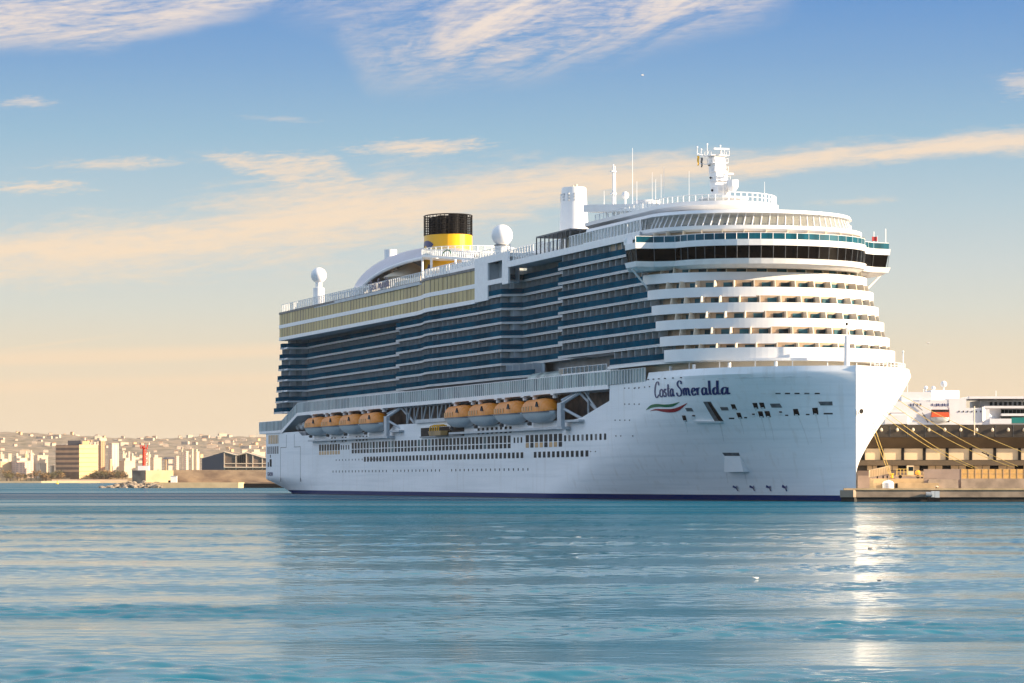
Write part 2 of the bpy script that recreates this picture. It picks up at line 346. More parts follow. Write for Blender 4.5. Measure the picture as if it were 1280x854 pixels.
def water():
    rows = 1400; cols = 640
    py = np.linspace(905, 628.5, rows); Yv = HC*F/(py-HOR)
    t = np.linspace(-1, 1, cols); X = np.outer(.235*Yv, t)-0.0; Y = np.repeat(Yv[:, None], cols, 1)
    Z = wave_height(X, Y)
    edge = np.clip((1-np.abs(t))/.06, 0, 1)[None, :]*np.clip((Yv[-1]-Yv)/60, 0, 1)[:, None]*np.clip((Yv-Yv[0])/3, 0, 1)[:, None]
    Z *= edge
    nv = rows*cols; v = np.stack([X, Y, Z], -1).reshape(-1, 3)
    i = np.arange(rows-1)[:, None]*cols+np.arange(cols-1)[None, :]
    q = np.stack([i, i+1, i+cols+1, i+cols], -1).reshape(-1, 4)
    # flat rest of the sea, butted to the patch
    y0, y1 = Yv[0], Yv[-1]; a, b = .235*y0, .235*y1; Bg = 30000.
    ex = np.array([(-a, y0, 0), (a, y0, 0), (b, y1, 0), (-b, y1, 0), (-Bg, -500, 0), (Bg, -500, 0), (Bg, Bg, 0), (-Bg, Bg, 0)]); n0 = nv
    v = np.concatenate([v, ex]); q2 = np.array([(n0+4, n0+5, n0+1, n0), (n0+5, n0+6, n0+2, n0+1), (n0+6, n0+7, n0+3, n0+2), (n0+7, n0+4, n0, n0+3)]); q = np.concatenate([q, q2])
    me = bpy.data.meshes.new('sea'); me.vertices.add(len(v)); me.vertices.foreach_set('co', v.ravel()); me.loops.add(q.size); me.polygons.add(len(q))
    me.polygons.foreach_set('loop_start', np.arange(0, q.size, 4)); me.loops.foreach_set('vertex_index', q.ravel()); me.polygons.foreach_set('use_smooth', np.ones(len(q), bool))
    me.update(calc_edges=True); me.materials.append(MT['water']); o = bpy.data.objects.new('water', me); C.objects.link(o); tag(o, kind='structure')
water()

# ================================================================== CRUISE SHIP
AX, AY = .3147, -.9492; BX, BY = 56.758, 481.705
ship = empty('cruise_ship', (BX, BY, 0), atan2(AY, AX))
tag(ship, 'huge white cruise ship with blue balcony rows and yellow funnel, moored in the middle', 'cruise ship')
def SW(u, lat): return BX-u*AX-lat*AY, BY-u*AY+lat*AX
ZK = [0, 6.6, 12.3, 16.8, 22.5]; LKn = [100, 75, 60, 49, 42]; PK = [1.6, 2.0, 2.5, 3.1, 4.4]
def HB(u, z):          # half breadth of the hull
    zz = min(max(z, 0), 22.5); L = np.interp(zz, ZK, LKn); p = np.interp(zz, ZK, PK)
    b = 21*(1-(1-min(u/L, 1))**p)
    if z > 21.3 and u < 44: b -= (z-21.3)*1.05*max(0, 1-u/44)**.5            # top strake leans in towards the stem
    if u > 326: b = 21*sqrt(max(0, 1-((u-326)/12)**2))*.55+21*.45*(1 if u < 334 else 0)
    if u > 250 and z < 4: b *= 1-.35*max(0, (u-250)/90)**2*(1-max(z, 0)/4)
    return max(b, .02)
def ztop(u):
    return float(np.interp(u, [0, 41.4, 41.6, 60.4, 60.6, 69, 77, 155, 158, 203, 206, 288, 292, 340], [22.5, 22.5, 21.1, 20.9, 18.0, 16.5, 15.0, 15.0, 16.2, 16.2, 15.0, 15.0, 16.1, 16.1]))
def zbot(u): return float(np.interp(u, [0, 306, 312, 318, 326, 340], [-2, -2, .3, 1.6, 3.4, 3.6]))
us = list(np.concatenate([np.linspace(0, 1, 5)**2*2, np.linspace(3, 50, 48), [41.4, 41.6, 60.4, 60.6], np.linspace(52, 76, 13), np.linspace(80, 320, 49), [155, 158, 203, 206, 288, 292, 306, 309, 312, 318, 323, 326, 328, 330, 332, 333.9, 334.1]]))
us = sorted(set(round(float(x), 3) for x in us)); NV = 26
mb = MB().use('hull')
for sgn in (-1, 1):
    vs = []; fs = []
    for u in us:
        zb, zt = zbot(u), ztop(u)
        zs = list(np.linspace(zb, min(zt, 21.3), NV-3))+[zt-(zt-min(zt, 21.3))*k for k in (.66, .33, 0)]
        for z in zs: vs.append((u, sgn*HB(u, z), z))
    for i in range(len(us)-1):
        for j in range(NV-1): a = i*NV+j; fs.append((a, a+1, a+NV+1, a+NV))
    mb.faces(vs, fs)
# transom and underside
for u0, u1 in ((306, 312), (312, 318), (318, 326), (326, 334)):
    a, b = HB(u0, zbot(u0)), HB(u1, zbot(u1)); mb.face([(u0, -a, zbot(u0)), (u1, -b, zbot(u1)), (u1, b, zbot(u1)), (u0, a, zbot(u0))])
b = HB(334, 10); mb.face([(334.1, -b, 3.5), (334.1, b, 3.5), (334.1, b, 16.1), (334.1, -b, 16.1)])
hull = mb.build('hull', ship, smooth=True, flipx=True)
tag(hull)
# decks closing the hull
def deckpoly(ulist, z, inset=.15): return [(u, -max(.01, HB(u, z)-inset)) for u in ulist]+[(u, max(.01, HB(u, z)-inset)) for u in reversed(ulist)]
mb = MB().use('lgrey'); mb.prism(deckpoly([.6, 2, 4, 6, 9, 12, 16, 20, 26, 32, 41, 50, 60], 21.0), 20.6, 20.9)
mb.prism(deckpoly([60.7, 80, 120, 200, 290, 326, 333], 14), 13.6, 14.0)
mb.build('main_deck', ship, flipx=True)
# invert: photo position -> point on the starboard hull surface
def on_hull(px, py, out=.0):
    k = (px-640)/F; u = 20.0; z = 12.0
    for _ in range(60):
        l = -HB(u, z)-out
        # X-kY=0 for u
        u2 = ((BX-l*AY)-k*(BY+l*AX))/(AX-k*AY); u2 = min(max(u2, .05), 336)
        u = .5*u+.5*u2; X, Y = SW(u, l); z = .5*z+.5*(HC+(HOR-py)*Y/F)
    return u, z
def plate(name, quad, m, th=.06, parent=None, frame=None):
    """a panel following the hull through four corners"""
    c = [on_hull(*p) for p in quad]; b = MB().use(m); n = 3
    P = []
    for o in (-.1, th):
        for j in range(n+1):
            for i in range(n+1):
                s_, t_ = i/n, j/n
                u = (1-t_)*((1-s_)*c[0][0]+s_*c[1][0])+t_*((1-s_)*c[3][0]+s_*c[2][0]); z = (1-t_)*((1-s_)*c[0][1]+s_*c[1][1])+t_*((1-s_)*c[3][1]+s_*c[2][1])
                P.append((u, -HB(u, z)-o, z))
    k = (n+1)**2; fs = []
    for j in range(n):
        for i in range(n): a = j*(n+1)+i; fs.append((a+k, a+1+k, a+n+2+k, a+n+1+k))
    rim = [i for i in range(n+1)]+[(j)*(n+1)+n for j in range(1, n+1)]+[n*(n+1)+i for i in range(n-1, -1, -1)]+[j*(n+1) for j in range(n-1, 0, -1)]
    for a, d in zip(rim, rim[1:]+rim[:1]): fs.append((a, d, d+k, a+k))
    b.faces(P, fs)
    return b.build(name, parent or hull, flipx=True)
# openings and mooring ports on the bow
ports = [((856.7, 510), (864.4, 510), (867, 514.3), (858.8, 514.3), 'dgrey'), ((852.5, 519.5), (856.7, 519.5), (858.8, 527), (854.9, 527), 'dark'),
 ((900.2, 509), (909.4, 509), (911, 513.2), (902.4, 513.2), 'dgrey'), ((913.6, 505.5), (918.5, 505.5), (921.3, 512.5), (916.4, 512.5), 'dark'),
 ((920.6, 516), (925.5, 516), (928, 523.3), (923.4, 523.3), 'dark'), ((940.8, 503.8), (946.4, 503.8), (948.1, 511.1), (943.2, 511.1), 'dark'),
 ((949, 503.4), (954.7, 503.4), (956.8, 510.8), (951.6, 510.8), 'dark'), ((962.6, 504.8), (974.8, 504.5), (977.9, 509.7), (965, 509.7), 'dgrey'),
 ((947.4, 514.3), (953, 514.3), (955, 522), (949.8, 522), 'dark'), ((955.8, 514), (961.7, 514), (963.8, 521.6), (958.2, 521.6), 'dark'),
 ((991.6, 511.5), (997.2, 511.1), (999.8, 519.3), (993, 519.5), 'dark'), ((1015.5, 510.1), (1022.2, 509.7), (1023.2, 518.1), (1016.9, 518.5), 'dark'),
 ((1023.2, 502.2), (1040.5, 502), (1040.8, 506.9), (1026, 506.9), 'dgrey'), ((1030, 516.3), (1041, 516.3), (1041, 518.1), (1030, 518.1), 'dark'),
 ((1007.8, 517.5), (1012, 517.5), (1012, 519), (1007.8, 519), 'dark'), ((981.8, 518.5), (985.3, 518.5), (985.3, 520), (981.8, 520), 'dark'),
 ((930.5, 521.4), (933.8, 521.4), (933.8, 523), (930.5, 523), 'dark'), ((911.5, 522.3), (917.8, 522.3), (917.8, 524), (911.5, 524), 'dark')]
for a, b_, c_, d, m in ports: plate('mooring_port', (a, b_, c_, d), m)
for a, b_, c_, d, m in ports:                       # pale sill blocks under the tall ports
    if m == 'dark' and c_[1]-a[1] > 5: x = (c_[0]+d[0])/2; plate('port_roller', ((x-1.3, d[1]-1.4), (x+1.3, d[1]-1.4), (x+1.3, d[1]-.2), (x-1.3, d[1]-.2)), 'white', .2)
big = plate('mooring_platform_opening', ((879.2, 502.2), (888.3, 502.2), (904.5, 526.5), (893.5, 526.5)), 'dgrey', .05)
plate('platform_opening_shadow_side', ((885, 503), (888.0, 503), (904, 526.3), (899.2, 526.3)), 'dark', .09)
plate('platform_ledge', ((870, 526.6), (904.5, 526.6), (904.5, 528.8), (871, 528.8)), 'white', .55)
plate('anchor_pocket', ((903, 566), (923.5, 566), (925, 570), (906, 570)), 'dgrey', .05)
c4_ = [on_hull(906, 570.2), on_hull(925, 570.2), on_hull(936.5, 590), on_hull(912.5, 590.3)]
b = MB().use('white'); P_ = [(u, -HB(u, z)+.3, z) for u, z in c4_]+[(u, -HB(u, z)-(.05 if i < 2 else 1.1), z) for i, (u, z) in enumerate(c4_)]; b.faces(P_, [(4, 5, 6, 7), (0, 1, 5, 4), (1, 2, 6, 5), (2, 3, 7, 6), (3, 0, 4, 7)]); b.build('anchor_bolster', hull, flipx=True)
for x, y in ((941.2, 519.6), (975.2, 516.8), (866.5, 521.5), (1016, 470.5)):
    if y > 500: plate('fairlead', ((x-2.6, y-2.2), (x+1.6, y-2.4), (x+2.8, y+2), (x-1, y+2.4)), 'white', .12); plate('fairlead_hole', ((x-.6, y-2.5), (x+2.2, y-2.4), (x+2.4, y-.8), (x+.2, y-.8)), 'dark', .16)
for i, x in enumerate((954.4, 963.8, 972.7, 984.6, 996.5, 1008.8, 1021.8)):
    plate('freeing_port', ((x-3, 491.2), (x+3, 491.2), (x+3, 492.8), (x-3, 492.8)), 'white' if i < 2 else ('dgrey' if i in (2, 5) else 'dark'))  # first two coloured white to stand for the sunlight on them
for i, x in enumerate((810.4, 817, 823.7, 831.4, 841.3, 851.4)):
    plate('freeing_port', ((x-1, 474-i*.5), (x+1, 474-i*.5), (x+1, 475.2-i*.5), (x-1, 475.2-i*.5)), 'dark')
small = MB().use('dark')
def dots(lst, b, w=.9, h=1.3):
    for x, y in lst:
        u, z = on_hull(x, y); l = -HB(u, z); X = w/2.2/2; b.box(u-X, u+X, l-.06, l+.3, z-h/7.2/2, z+h/7.2/2)
dots([(x, 485.3) for x in (781, 786.3, 793, 798.7)]+[(x, 505.2) for x in (781, 786.5, 793, 799)]+[(x, 525.3) for x in (769, 775, 781.2, 787)]+[(770, 545), (776, 545), (791, 545)]+[(738.5, 564.5), (744.5, 564.5)]+[(794, 485), (799, 484.5), (806, 484), (812, 483.4)], small)
for i in range(51):
    if i in (18, 19, 33): continue
    u = 107+i*3.0; small.box(u-.22, u+.22, -21.05, -20.6, 5.45, 5.95)
for i in range(14): small.box(215+i*3-.2, 215+i*3+.2, -21.05, -20.6, 8.3, 8.7)
o = small.build('porthole', ship, flipx=True); tag(o, kind='stuff')
MT['streak'] = mat('rust_stain', (.5, .42, .26), .8, alpha=.11, var=.5, vscale=1.5)
for x0, y0, x1, y1 in ((997.5, 520, 1011, 556), (1020, 519, 1027, 554), (952, 522.5, 958, 548), (961, 522, 968, 552), (925.5, 524, 930, 543), (900, 529.5, 905, 552), (857, 527.5, 860, 541), (944.5, 511.5, 947, 521), (921, 571, 926, 571.5), (1034, 518.5, 1036, 534), (908, 590.5, 910, 604), (931, 590.5, 934, 606)):
    if y1-y0 > 3: plate('rust_streak', ((x0-.5, y0), (x0+.7, y0), (x1+.3, y1), (x1-.2, y1)), 'streak', .05)
# thruster marks
for x in (920, 941, 961.5, 981.5):
    u, z = on_hull(x, 609.5); b = MB().use('blue')
    for k in range(3):
        t = k*2*pi/3+.5
        for q in (0,):
            u2 = u+.6*cos(t); z2 = z+.6*sin(t); l0 = -HB(u, z)-.05; l1 = -HB(u2, z2)-.05
            b.face([(u-.18*sin(t), l0, z+.18*cos(t)), (u+.18*sin(t), l0, z-.18*cos(t)), (u2+.3*sin(t), l1, z2-.3*cos(t)), (u2-.3*sin(t), l1, z2+.3*cos(t))])
    b.build('thruster_mark', ship, flipx=True)
# emblem ribbons
def ribbon(name, upper, lower, m):
    b = MB().use(m); n = len(upper)
    A = [on_hull(790+x/7.12, 450+y/7.12) for x, y in upper]; B = [on_hull(790+x/7.12, 450+y/7.12) for x, y in lower]
    def sm(P, k=5):
        P = np.array(P); o = []
        for i in range(len(P)-1):
            p0, p1, p2, p3 = P[max(i-1, 0)], P[i], P[i+1], P[min(i+2, len(P)-1)]
            for j in range(k): t = j/k; o.append(.5*((2*p1)+(-p0+p2)*t+(2*p0-5*p1+4*p2-p3)*t*t+(-p0+3*p1-3*p2+p3)*t**3))
        o.append(P[-1]); return o
    A = sm(A); B = sm(B)
    for i in range(len(A)-1):
        b.face([(p[0], -HB(p[0], p[1])-.06, p[1]) for p in (A[i], A[i+1], B[i+1], B[i])])
    b.build(name, ship, flipx=True)
ribbon('emblem_ribbon', [(125, 447), (165, 405), (220, 392), (290, 397), (355, 392), (425, 374)], [(125, 448), (175, 427), (240, 418), (310, 421), (370, 412), (425, 376)], 'green')
ribbon('emblem_ribbon', [(160, 455), (210, 437), (280, 437), (350, 436), (415, 420), (497, 382)], [(160, 456), (215, 450), (285, 463), (350, 468), (420, 450), (497, 384)], 'red')
# lettering: pen strokes in a unit frame (x to the right, y up; x-height 1, caps about 2)
GL = {
 'C': (1.15, [[(1.0, 1.55), (.95, 1.9), (.72, 2.02), (.42, 1.85), (.2, 1.4), (.12, .8), (.2, .25), (.45, -.05), (.75, .0), (1.0, .3)]]),
 'o': (.95, [[(.5, 1.0), (.24, .86), (.12, .5), (.2, .12), (.46, -.02), (.72, .16), (.8, .5), (.74, .86), (.5, 1.0)]]),
 's': (.68, [[(.52, .82), (.42, .98), (.24, .95), (.17, .75), (.28, .58), (.48, .42), (.52, .18), (.38, 0), (.16, .02), (.06, .2)]]),
 't': (.62, [[(.32, 1.65), (.3, 1.0), (.28, .35), (.36, .04), (.58, .08)], [(.05, 1.0), (.6, 1.05)]]),
 'a': (.92, [[(.62, .85), (.45, 1.0), (.2, .82), (.1, .4), (.2, .02), (.4, .05), (.6, .4), (.66, .98)], [(.66, .98), (.63, .3), (.72, .02), (.92, .15)]]),
 'S': (1.15, [[(.98, 1.62), (.92, 1.95), (.62, 2.05), (.34, 1.85), (.3, 1.5), (.5, 1.2), (.82, .9), (.92, .5), (.78, .1), (.45, -.05), (.15, .12), (.1, .45)]]),
 'm': (1.3, [[(.12, 1.0), (.14, 0)], [(.14, .6), (.35, 1.0), (.52, .85), (.52, 0)], [(.54, .6), (.78, 1.0), (.95, .85), (.95, .2), (1.05, 0), (1.2, .08)]]),
 'e': (.75, [[(.14, .5), (.45, .58), (.62, .75), (.48, 1.0), (.22, .85), (.12, .42), (.24, .04), (.45, .0), (.68, .22)]]),
 'r': (.68, [[(.14, 1.0), (.16, 0)], [(.16, .55), (.34, .95), (.58, .98)]]),
 'l': (.45, [[(.18, 2.0), (.15, .9), (.18, .1), (.4, .08)]]),
 'd': (.95, [[(.6, .85), (.42, 1.0), (.2, .82), (.1, .4), (.2, .02), (.4, .05), (.58, .4)], [(.64, 2.0), (.6, 1.0), (.6, .25), (.72, .02), (.92, .12)]]),
 ' ': (.35, [])}
def strokes(text):
    x = 0; out = []
    for ch in text:
        w, st = GL[ch]
        for s_ in st: out.append((x, s_))
        x += w*1.0
    return out, x
def lettering(name, text, mapf, m, pen=.26):
    st, tw = strokes(text); made = {}
    for x0, s_ in st:
        P = np.array(s_, float)+np.array([x0, 0]); o = []
        for i in range(len(P)-1):
            p0, p1, p2, p3 = P[max(i-1, 0)], P[i], P[i+1], P[min(i+2, len(P)-1)]
            for j in range(6): t = j/6; o.append(.5*((2*p1)+(-p0+p2)*t+(2*p0-5*p1+4*p2-p3)*t*t+(-p0+3*p1-3*p2+p3)*t**3))
        o.append(P[-1]); o = np.array(o); b = made.setdefault(x0, MB().use(m))
        L = []; Rr = []
        for i, p in enumerate(o):
            d = o[min(i+1, len(o)-1)]-o[max(i-1, 0)]; d /= (np.linalg.norm(d)+1e-9)
            w = pen*(.32+.68*abs(d[1]))/2; n_ = np.array([-d[1], d[0]])*w; L.append(p+n_); Rr.append(p-n_)
        for i in range(len(o)-1): b.face([mapf(q[0]/tw, q[1]) for q in (L[i], L[i+1], Rr[i+1], Rr[i])])
    for x0, b in made.items(): b.build(name, hull if name == 'name_letter' else ship, flipx=True)
# frame on the hull: baseline and cap line solved where the name stands
bl = [on_hull(818.5, 496.6), on_hull(913, 492.6)]; tp = [on_hull(818.5, 477.8), on_hull(913, 475.6)]
def hullmap(s, t):
    t2 = t/2.0
    b0 = (bl[0][0]*(1-s)+bl[1][0]*s, bl[0][1]*(1-s)+bl[1][1]*s); t0 = (tp[0][0]*(1-s)+tp[1][0]*s, tp[0][1]*(1-s)+tp[1][1]*s)
    u = b0[0]*(1-t2)+t0[0]*t2; z = b0[1]*(1-t2)+t0[1]*t2
    # taller letters keep within a straight cap line
    return (u, -HB(u, z)-.08, z)
lettering('name_letter', 'Costa Smeralda', hullmap, 'blue', .29)
lettering('side_name_letter', 'Costa Smeralda', lambda s, t: (226-17*s, -20.3, 48.4+t*1.1), 'blue', .4)

# hull windows, big double row
def win(u, w, z0, z1, m='window', nm='window', bar=None):
    b = MB().use(m); c = .12
    poly = [(u-w/2+c, z0), (u+w/2-c, z0), (u+w/2, z0+c), (u+w/2, z1-c), (u+w/2-c, z1), (u-w/2+c, z1), (u-w/2, z1-c), (u-w/2, z0+c)]
    n = 8; vs = [(p[0], -21.04, p[1]) for p in poly]+[(p[0], -20.9, p[1]) for p in poly]
    b.faces(vs, [tuple(range(n))]+[(i, (i+1) % n, (i+1) % n+n, i+n) for i in range(n)])
    if bar: b.use('whiteb'); b.box(u-w/2, u+w/2, -21.12, -21.0, bar-.09, bar+.09)
    return b.build(nm, hull, flipx=True)
for i in range(46):
    u = 118.8+i*2.66; win(u, 1.75, 10.0, 12.55, 'window' if rng.random() > .2 else 'door', bar=11.0)
for i in range(8): win(251.5+i*2.6, 1.8, 10.9, 12.45, 'window'); win(251.5+i*2.6, 1.8, 9.9, 10.8, 'amber')
for i in range(8): win(87.6+i*2.82, 1.9, 11.0, 12.45); win(87.6+i*2.82, 1.9, 9.95, 10.9, 'amber' if i % 3 else 'window')
for i in range(10): win(62.8+i*2.45, 1.1, 10.95, 12.1, 'window' if i % 3 != 2 else 'dgrey')
for i in range(8): win(118+i*3.0, 1.4, 13.1, 14.4, 'dark')
rest = MB().use('window')
for i in range(58):
    u = 72.6+i*2.72
    if 103 < u < 108: continue
    rest.box(u-.75, u+.75, -21.05, -20.9, 7.95, 9.1)
for u0 in (111, 113.2, 115.4, 242.2, 244.6, 247, 249): rest.box(u0-.4, u0+.4, -21.05, -20.9, 11, 12.1)
for u0 in (232, 235, 245, 248, 255, 258, 226, 229): rest.box(u0-.6, u0+.6, -21.05, -20.9, 12.9, 14.1)
for i in range(6): rest.box(314+i*2.2-.5, 314+i*2.2+.5, -21.05, -20.9, 10.6, 12.6)
o = rest.build('window_row', ship, flipx=True); tag(o, kind='stuff')
b = MB().use('amber'); b.box(313.5, 324.5, -21.06, -20.9, 13.3, 15.6); b.use('whiteb')
for i in range(6): b.box(314+i*1.9, 314.25+i*1.9, -21.12, -21.0, 13.3, 15.6)
b.build('mooring_deck_opening', ship, flipx=True)
b = MB().use('dgrey')       # shell door seams
for u0, u1, z0, z1 in ((304.5, 304.7, 12.2, 15.5), (296, 296.2, 12.2, 15.5), (304.6, 311, 12.1, 12.25), (289.6, 296.1, 12.1, 12.25), (310.9, 311.1, 3.2, 12.2), (289.6, 289.8, 3.2, 12.2)): b.box(u0, u1, -21.03, -20.9, z0, z1)
b.build('shell_door_seam', ship, flipx=True)
b = MB().use('dark'); b.box(321, 323, -21.06, -20.9, 7.2, 9.2); b.box(324.2, 325.2, -21.06, -20.9, 7.2, 8.4); b.box(322, 322.6, -21.06, -20.9, 9.6, 10.4)
b.build('pilot_door', ship, flipx=True)

# ---- tender platform opening, low on the side
b = MB().use('dark'); b.box(149, 181, -21.06, -20.9, 12.95, 15.2); b.use('whiteb'); b.box(149, 181, -21.1, -20.95, 15.1, 15.5)
b.use('grey'); b.box(150, 180.5, -21.5, -21.07, 12.95, 13.2)
b.build('tender_platform', ship, flipx=True)

# ---- boat bay: inner wall, ceiling slab of the promenade, braces
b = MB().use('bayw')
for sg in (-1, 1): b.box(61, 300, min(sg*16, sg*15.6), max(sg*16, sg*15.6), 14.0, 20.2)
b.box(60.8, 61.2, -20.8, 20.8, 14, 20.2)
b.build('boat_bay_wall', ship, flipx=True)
b = MB().use('whiteb')
PROM = [(60.6, -21.3), (70, -21.9), (150, -21.9), (165, -21.6), (200, -21.9), (262, -21.9), (285, -21.6), (292, -21.3)]
for sg in (1, -1):
    out = [(u, l*sg) for u, l in PROM]; inn = [(u, -15.0*sg) for u, l in reversed(PROM)]
    b.prism(out+inn, 20.15, 20.95)
b.build('promenade_deck', ship, flipx=True)
# stepped aft platform: diagonal and stern terrace
b = MB().use('whiteb')
for sg in (1, -1):
    b.hexa([(292, -21.3*sg, 20.1), (292, -15*sg, 20.1), (309, -15*sg, 15.9), (309, -21.3*sg, 15.9), (292, -21.3*sg, 20.95), (292, -15*sg, 20.95), (309.5, -15*sg, 16.7), (309.5, -21.3*sg, 16.7)])
b.prism([(309, -21.3), (334, -21.3), (337, -19.8), (338, -17), (338, 17), (337, 19.8), (334, 21.3), (309, 21.3)], 16.1, 16.75)
b.build('stern_terrace', ship, flipx=True)
b = MB().use('grey'); b.box(300, 326, -14, 14, 14, 24); b.build('aft_deckhouse', ship, flipx=True)
def railing(name, line, z0, h, post=1.6, glass='screen', postm='whiteb', gt=.05, top=True, pr=.05, g0=.0, zl=None):
    """continuous windscreen or balustrade: panes, posts, top rail"""
    b = MB(); P = [np.array(p, float) for p in line]
    z1l = zl or [z0]*len(P)
    for i in range(len(P)-1):
        a, c = P[i], P[i+1]; za, zc = z1l[i], z1l[i+1]; d = c-a; L = np.linalg.norm(d); n_ = np.array([-d[1], d[0]])/L*gt
        if glass:
            b.use(glass); b.hexa([(a[0], a[1], za+g0), (c[0], c[1], zc+g0), (c[0]+n_[0], c[1]+n_[1], zc+g0), (a[0]+n_[0], a[1]+n_[1], za+g0), (a[0], a[1], za+h-.05), (c[0], c[1], zc+h-.05), (c[0]+n_[0], c[1]+n_[1], zc+h-.05), (a[0]+n_[0], a[1]+n_[1], za+h-.05)])
        b.use(postm)
        if top: b.tube((a[0], a[1], za+h), (c[0], c[1], zc+h), pr*1.1, n=5)
        if not glass: b.tube((a[0], a[1], za+h*.5), (c[0], c[1], zc+h*.5), pr*.7, n=4)
        k = max(1, int(L/post))
        for j in range(k): p = a+d*j/k; z = za+(zc-za)*j/k; b.box(p[0]-pr, p[0]+pr, p[1]-pr*2, p[1]+pr, z, z+h)
    return b.build(name, ship, flipx=True)
for sg in (1, -1):
    railing('promenade_windscreen', [(u, l*sg) for u, l in [(42.2, -21.0), (60.6, -21.2)]+[(70, -21.75), (150, -21.75), (165, -21.5), (200, -21.75), (262, -21.75), (285, -21.5), (292, -21.2)]], 20.95, 2.45, 1.35, pr=.07)
    railing('promenade_windscreen', [(292, -21.2*sg), (309.3, -21.2*sg)], 20.95, 2.4, 1.5, zl=[20.95, 16.75], pr=.07)
railing('terrace_windscreen', [(309.5, -21.2), (334, -21.2), (336.9, -19.7), (337.9, -17), (337.9, 17), (336.9, 19.7), (334, 21.2), (309.5, 21.2)], 16.75, 2.5, 1.5, pr=.07)
# promenade house wall and canopy strips
b = MB().use('cabin')
for sg in (-1, 1): b.box(62, 322, min(sg*16.4, sg*16), max(sg*16.4, sg*16), 20.95, 24)
b.build('promenade_house', ship, flipx=True)
b = MB().use('amber')
for u0 in (66, 72, 78, 190, 193, 176, 180): b.box(u0, u0+2.2, -16.6, -16.45, 21.2, 23.2)
b.use('dark')
for i in range(40): u0 = 84+i*5.6; b.box(u0, u0+2.4, -16.6, -16.45, 21.2, 23.1)
o = b.build('promenade_window', ship, flipx=True); tag(o, kind='stuff')
for k, (a, c) in enumerate(((84, 106), )):
    b = MB().use('screen')
    for i in range(6):
        t0, t1 = i/6*pi, (i+1)/6*pi
        b.faces([(a, -19.2-2.3*cos(t0), 23.4+1.3*sin(t0)), (c, -19.2-2.3*cos(t0), 23.4+1.3*sin(t0)), (c, -19.2-2.3*cos(t1), 23.4+1.3*sin(t1)), (a, -19.2-2.3*cos(t1), 23.4+1.3*sin(t1))], [(0, 1, 2, 3)])
    b.use('whiteb')
    for q in range(9): b.box(a+q*(c-a)/8-.08, a+q*(c-a)/8+.08, -21.55, -21.3, 21.1, 23.6)
    b.build('glass_arcade', ship, flipx=True)
b = MB().use('whiteb')      # projecting canopy deck forward of the arcade
b.prism([(56, -20.9), (84, -21.6), (88, -21.2), (88, -16), (56, -16)], 23.35, 23.7); b.build('canopy_deck', ship, flipx=True)
railing('canopy_rail', [(62, -21.0), (84, -21.6), (88, -21.2)], 23.7, 1.1, 2.2, glass='turq', pr=.05)
# davits and braces
def davit(u, sg=1):
    b = MB().use('lgrey'); b.box(u-1.1, u+1.1, -22.9, -22.1, 13.6, 18.2); b.box(u-1.6, u+1.6, -22.9, -21, 13.2, 13.7)
    b.tube((u, -22.4, 18.0), (u-5, -20.5, 20.0), .35, n=6); b.tube((u, -22.4, 18.6), (u-1, -19.5, 20.2), .35, n=6)
    b.tube((u-1, -22.2, 17.0), (u-8, -20.2, 14.6), .28, n=6); b.tube((u-5, -20.5, 20), (u-13, -19, 15.6), .28, n=6)
    b.tube((u-8, -20.5, 20), (u-14.5, -20.3, 16.3), .2, n=6); b.tube((u-9, -20.2, 20.1), (u-9, -20.2, 15), .2, n=6)
    b.box(u-9, u-1, -22.2, -20.5, 14.5, 14.9)
    return b.build('davit_frame', ship, flipx=True)
for u in (83, 203.5): davit(u)
b = MB().use('lgrey')
for u in (157, 160, 166, 172, 178, 184, 190): b.tube((u, -20.6, 20.2), (u+3, -20.6, 16.3), .22, n=6); b.tube((u+3, -20.8, 20.2), (u+3, -20.8, 16.3), .14, n=6)
b.box(156, 184, -21.5, -20.7, 16.2, 17.0)
b.build('bay_brace', ship, flipx=True)
for u in (90, 102, 108, 120, 125, 137, 142, 154, 210, 223, 228, 240, 245, 257, 262, 275):
    b = MB().use('whiteb'); b.tube((u, -21.2, 20.2), (u, -21.2, 19.3), .55, n=8); b.box(u-.9, u+.9, -21.9, -20.5, 19.9, 20.2); b.build('boat_hoist', ship, flipx=True)
for u0, u1 in ((86, 156), (206, 277)): b = MB().use('lgrey'); b.box(u0, u1, -22.3, -20.9, 13.3, 13.75); b.build('boat_cradle', ship, flipx=True)
b = MB().use('whiteb')
for k in range(5): b.ball((293+k*2.2, -18.4, 17.4+.6*(k % 2)), .8, 10, 6)
b.use('grey'); b.box(288, 300, -20, -17, 14.4, 16.2); b.build('mooring_gear', ship, flipx=True)

# ---- superstructure decks
Z1 = 38.1; DZ = 2.81
def ZL(k): return Z1-DZ*(k-1)
def starb(k):    # outline of the balcony edge at deck k, from forward to aft: list of segments
    uc = {0: 43.3, 1: 43.3, 2: 41, 3: 39, 4: 37, 5: 35, 6: 33}.get(k, 43.3)
    seg = []
    if k <= 5: seg.append([(uc if k >= 1 else 47, -21.0), (89, -21.0)])
    mid = [(89.2, -17.8), (121.5, -17.2), (124, -21.0), (146, -20.9), (160, -21.2), (173, -21.7), (177, -21.5), (181, -20.6), (185, -20.1), (205, -19.9)]
    if k <= 5: seg.append(mid)
    if k >= 1 and k <= 5: seg.append([(206, -17.0), (283, -16.0), (305.5, -15.4), (310, -20.7), (312.6+max(0, k-1)*1.1, -20.7)])
    if k >= 6: seg.append([(uc, -21.0), (60, -21.2)]); seg.append([(108, -19.3), (124, -21.0), (146, -20.9), (173, -21.7), (181, -20.6), (205, -19.9), (206, -17.0), (283, -16.0), (305.5, -15.4), (310, -20.7), (312.6+(k-1)*1.1, -20.7)])
    return seg
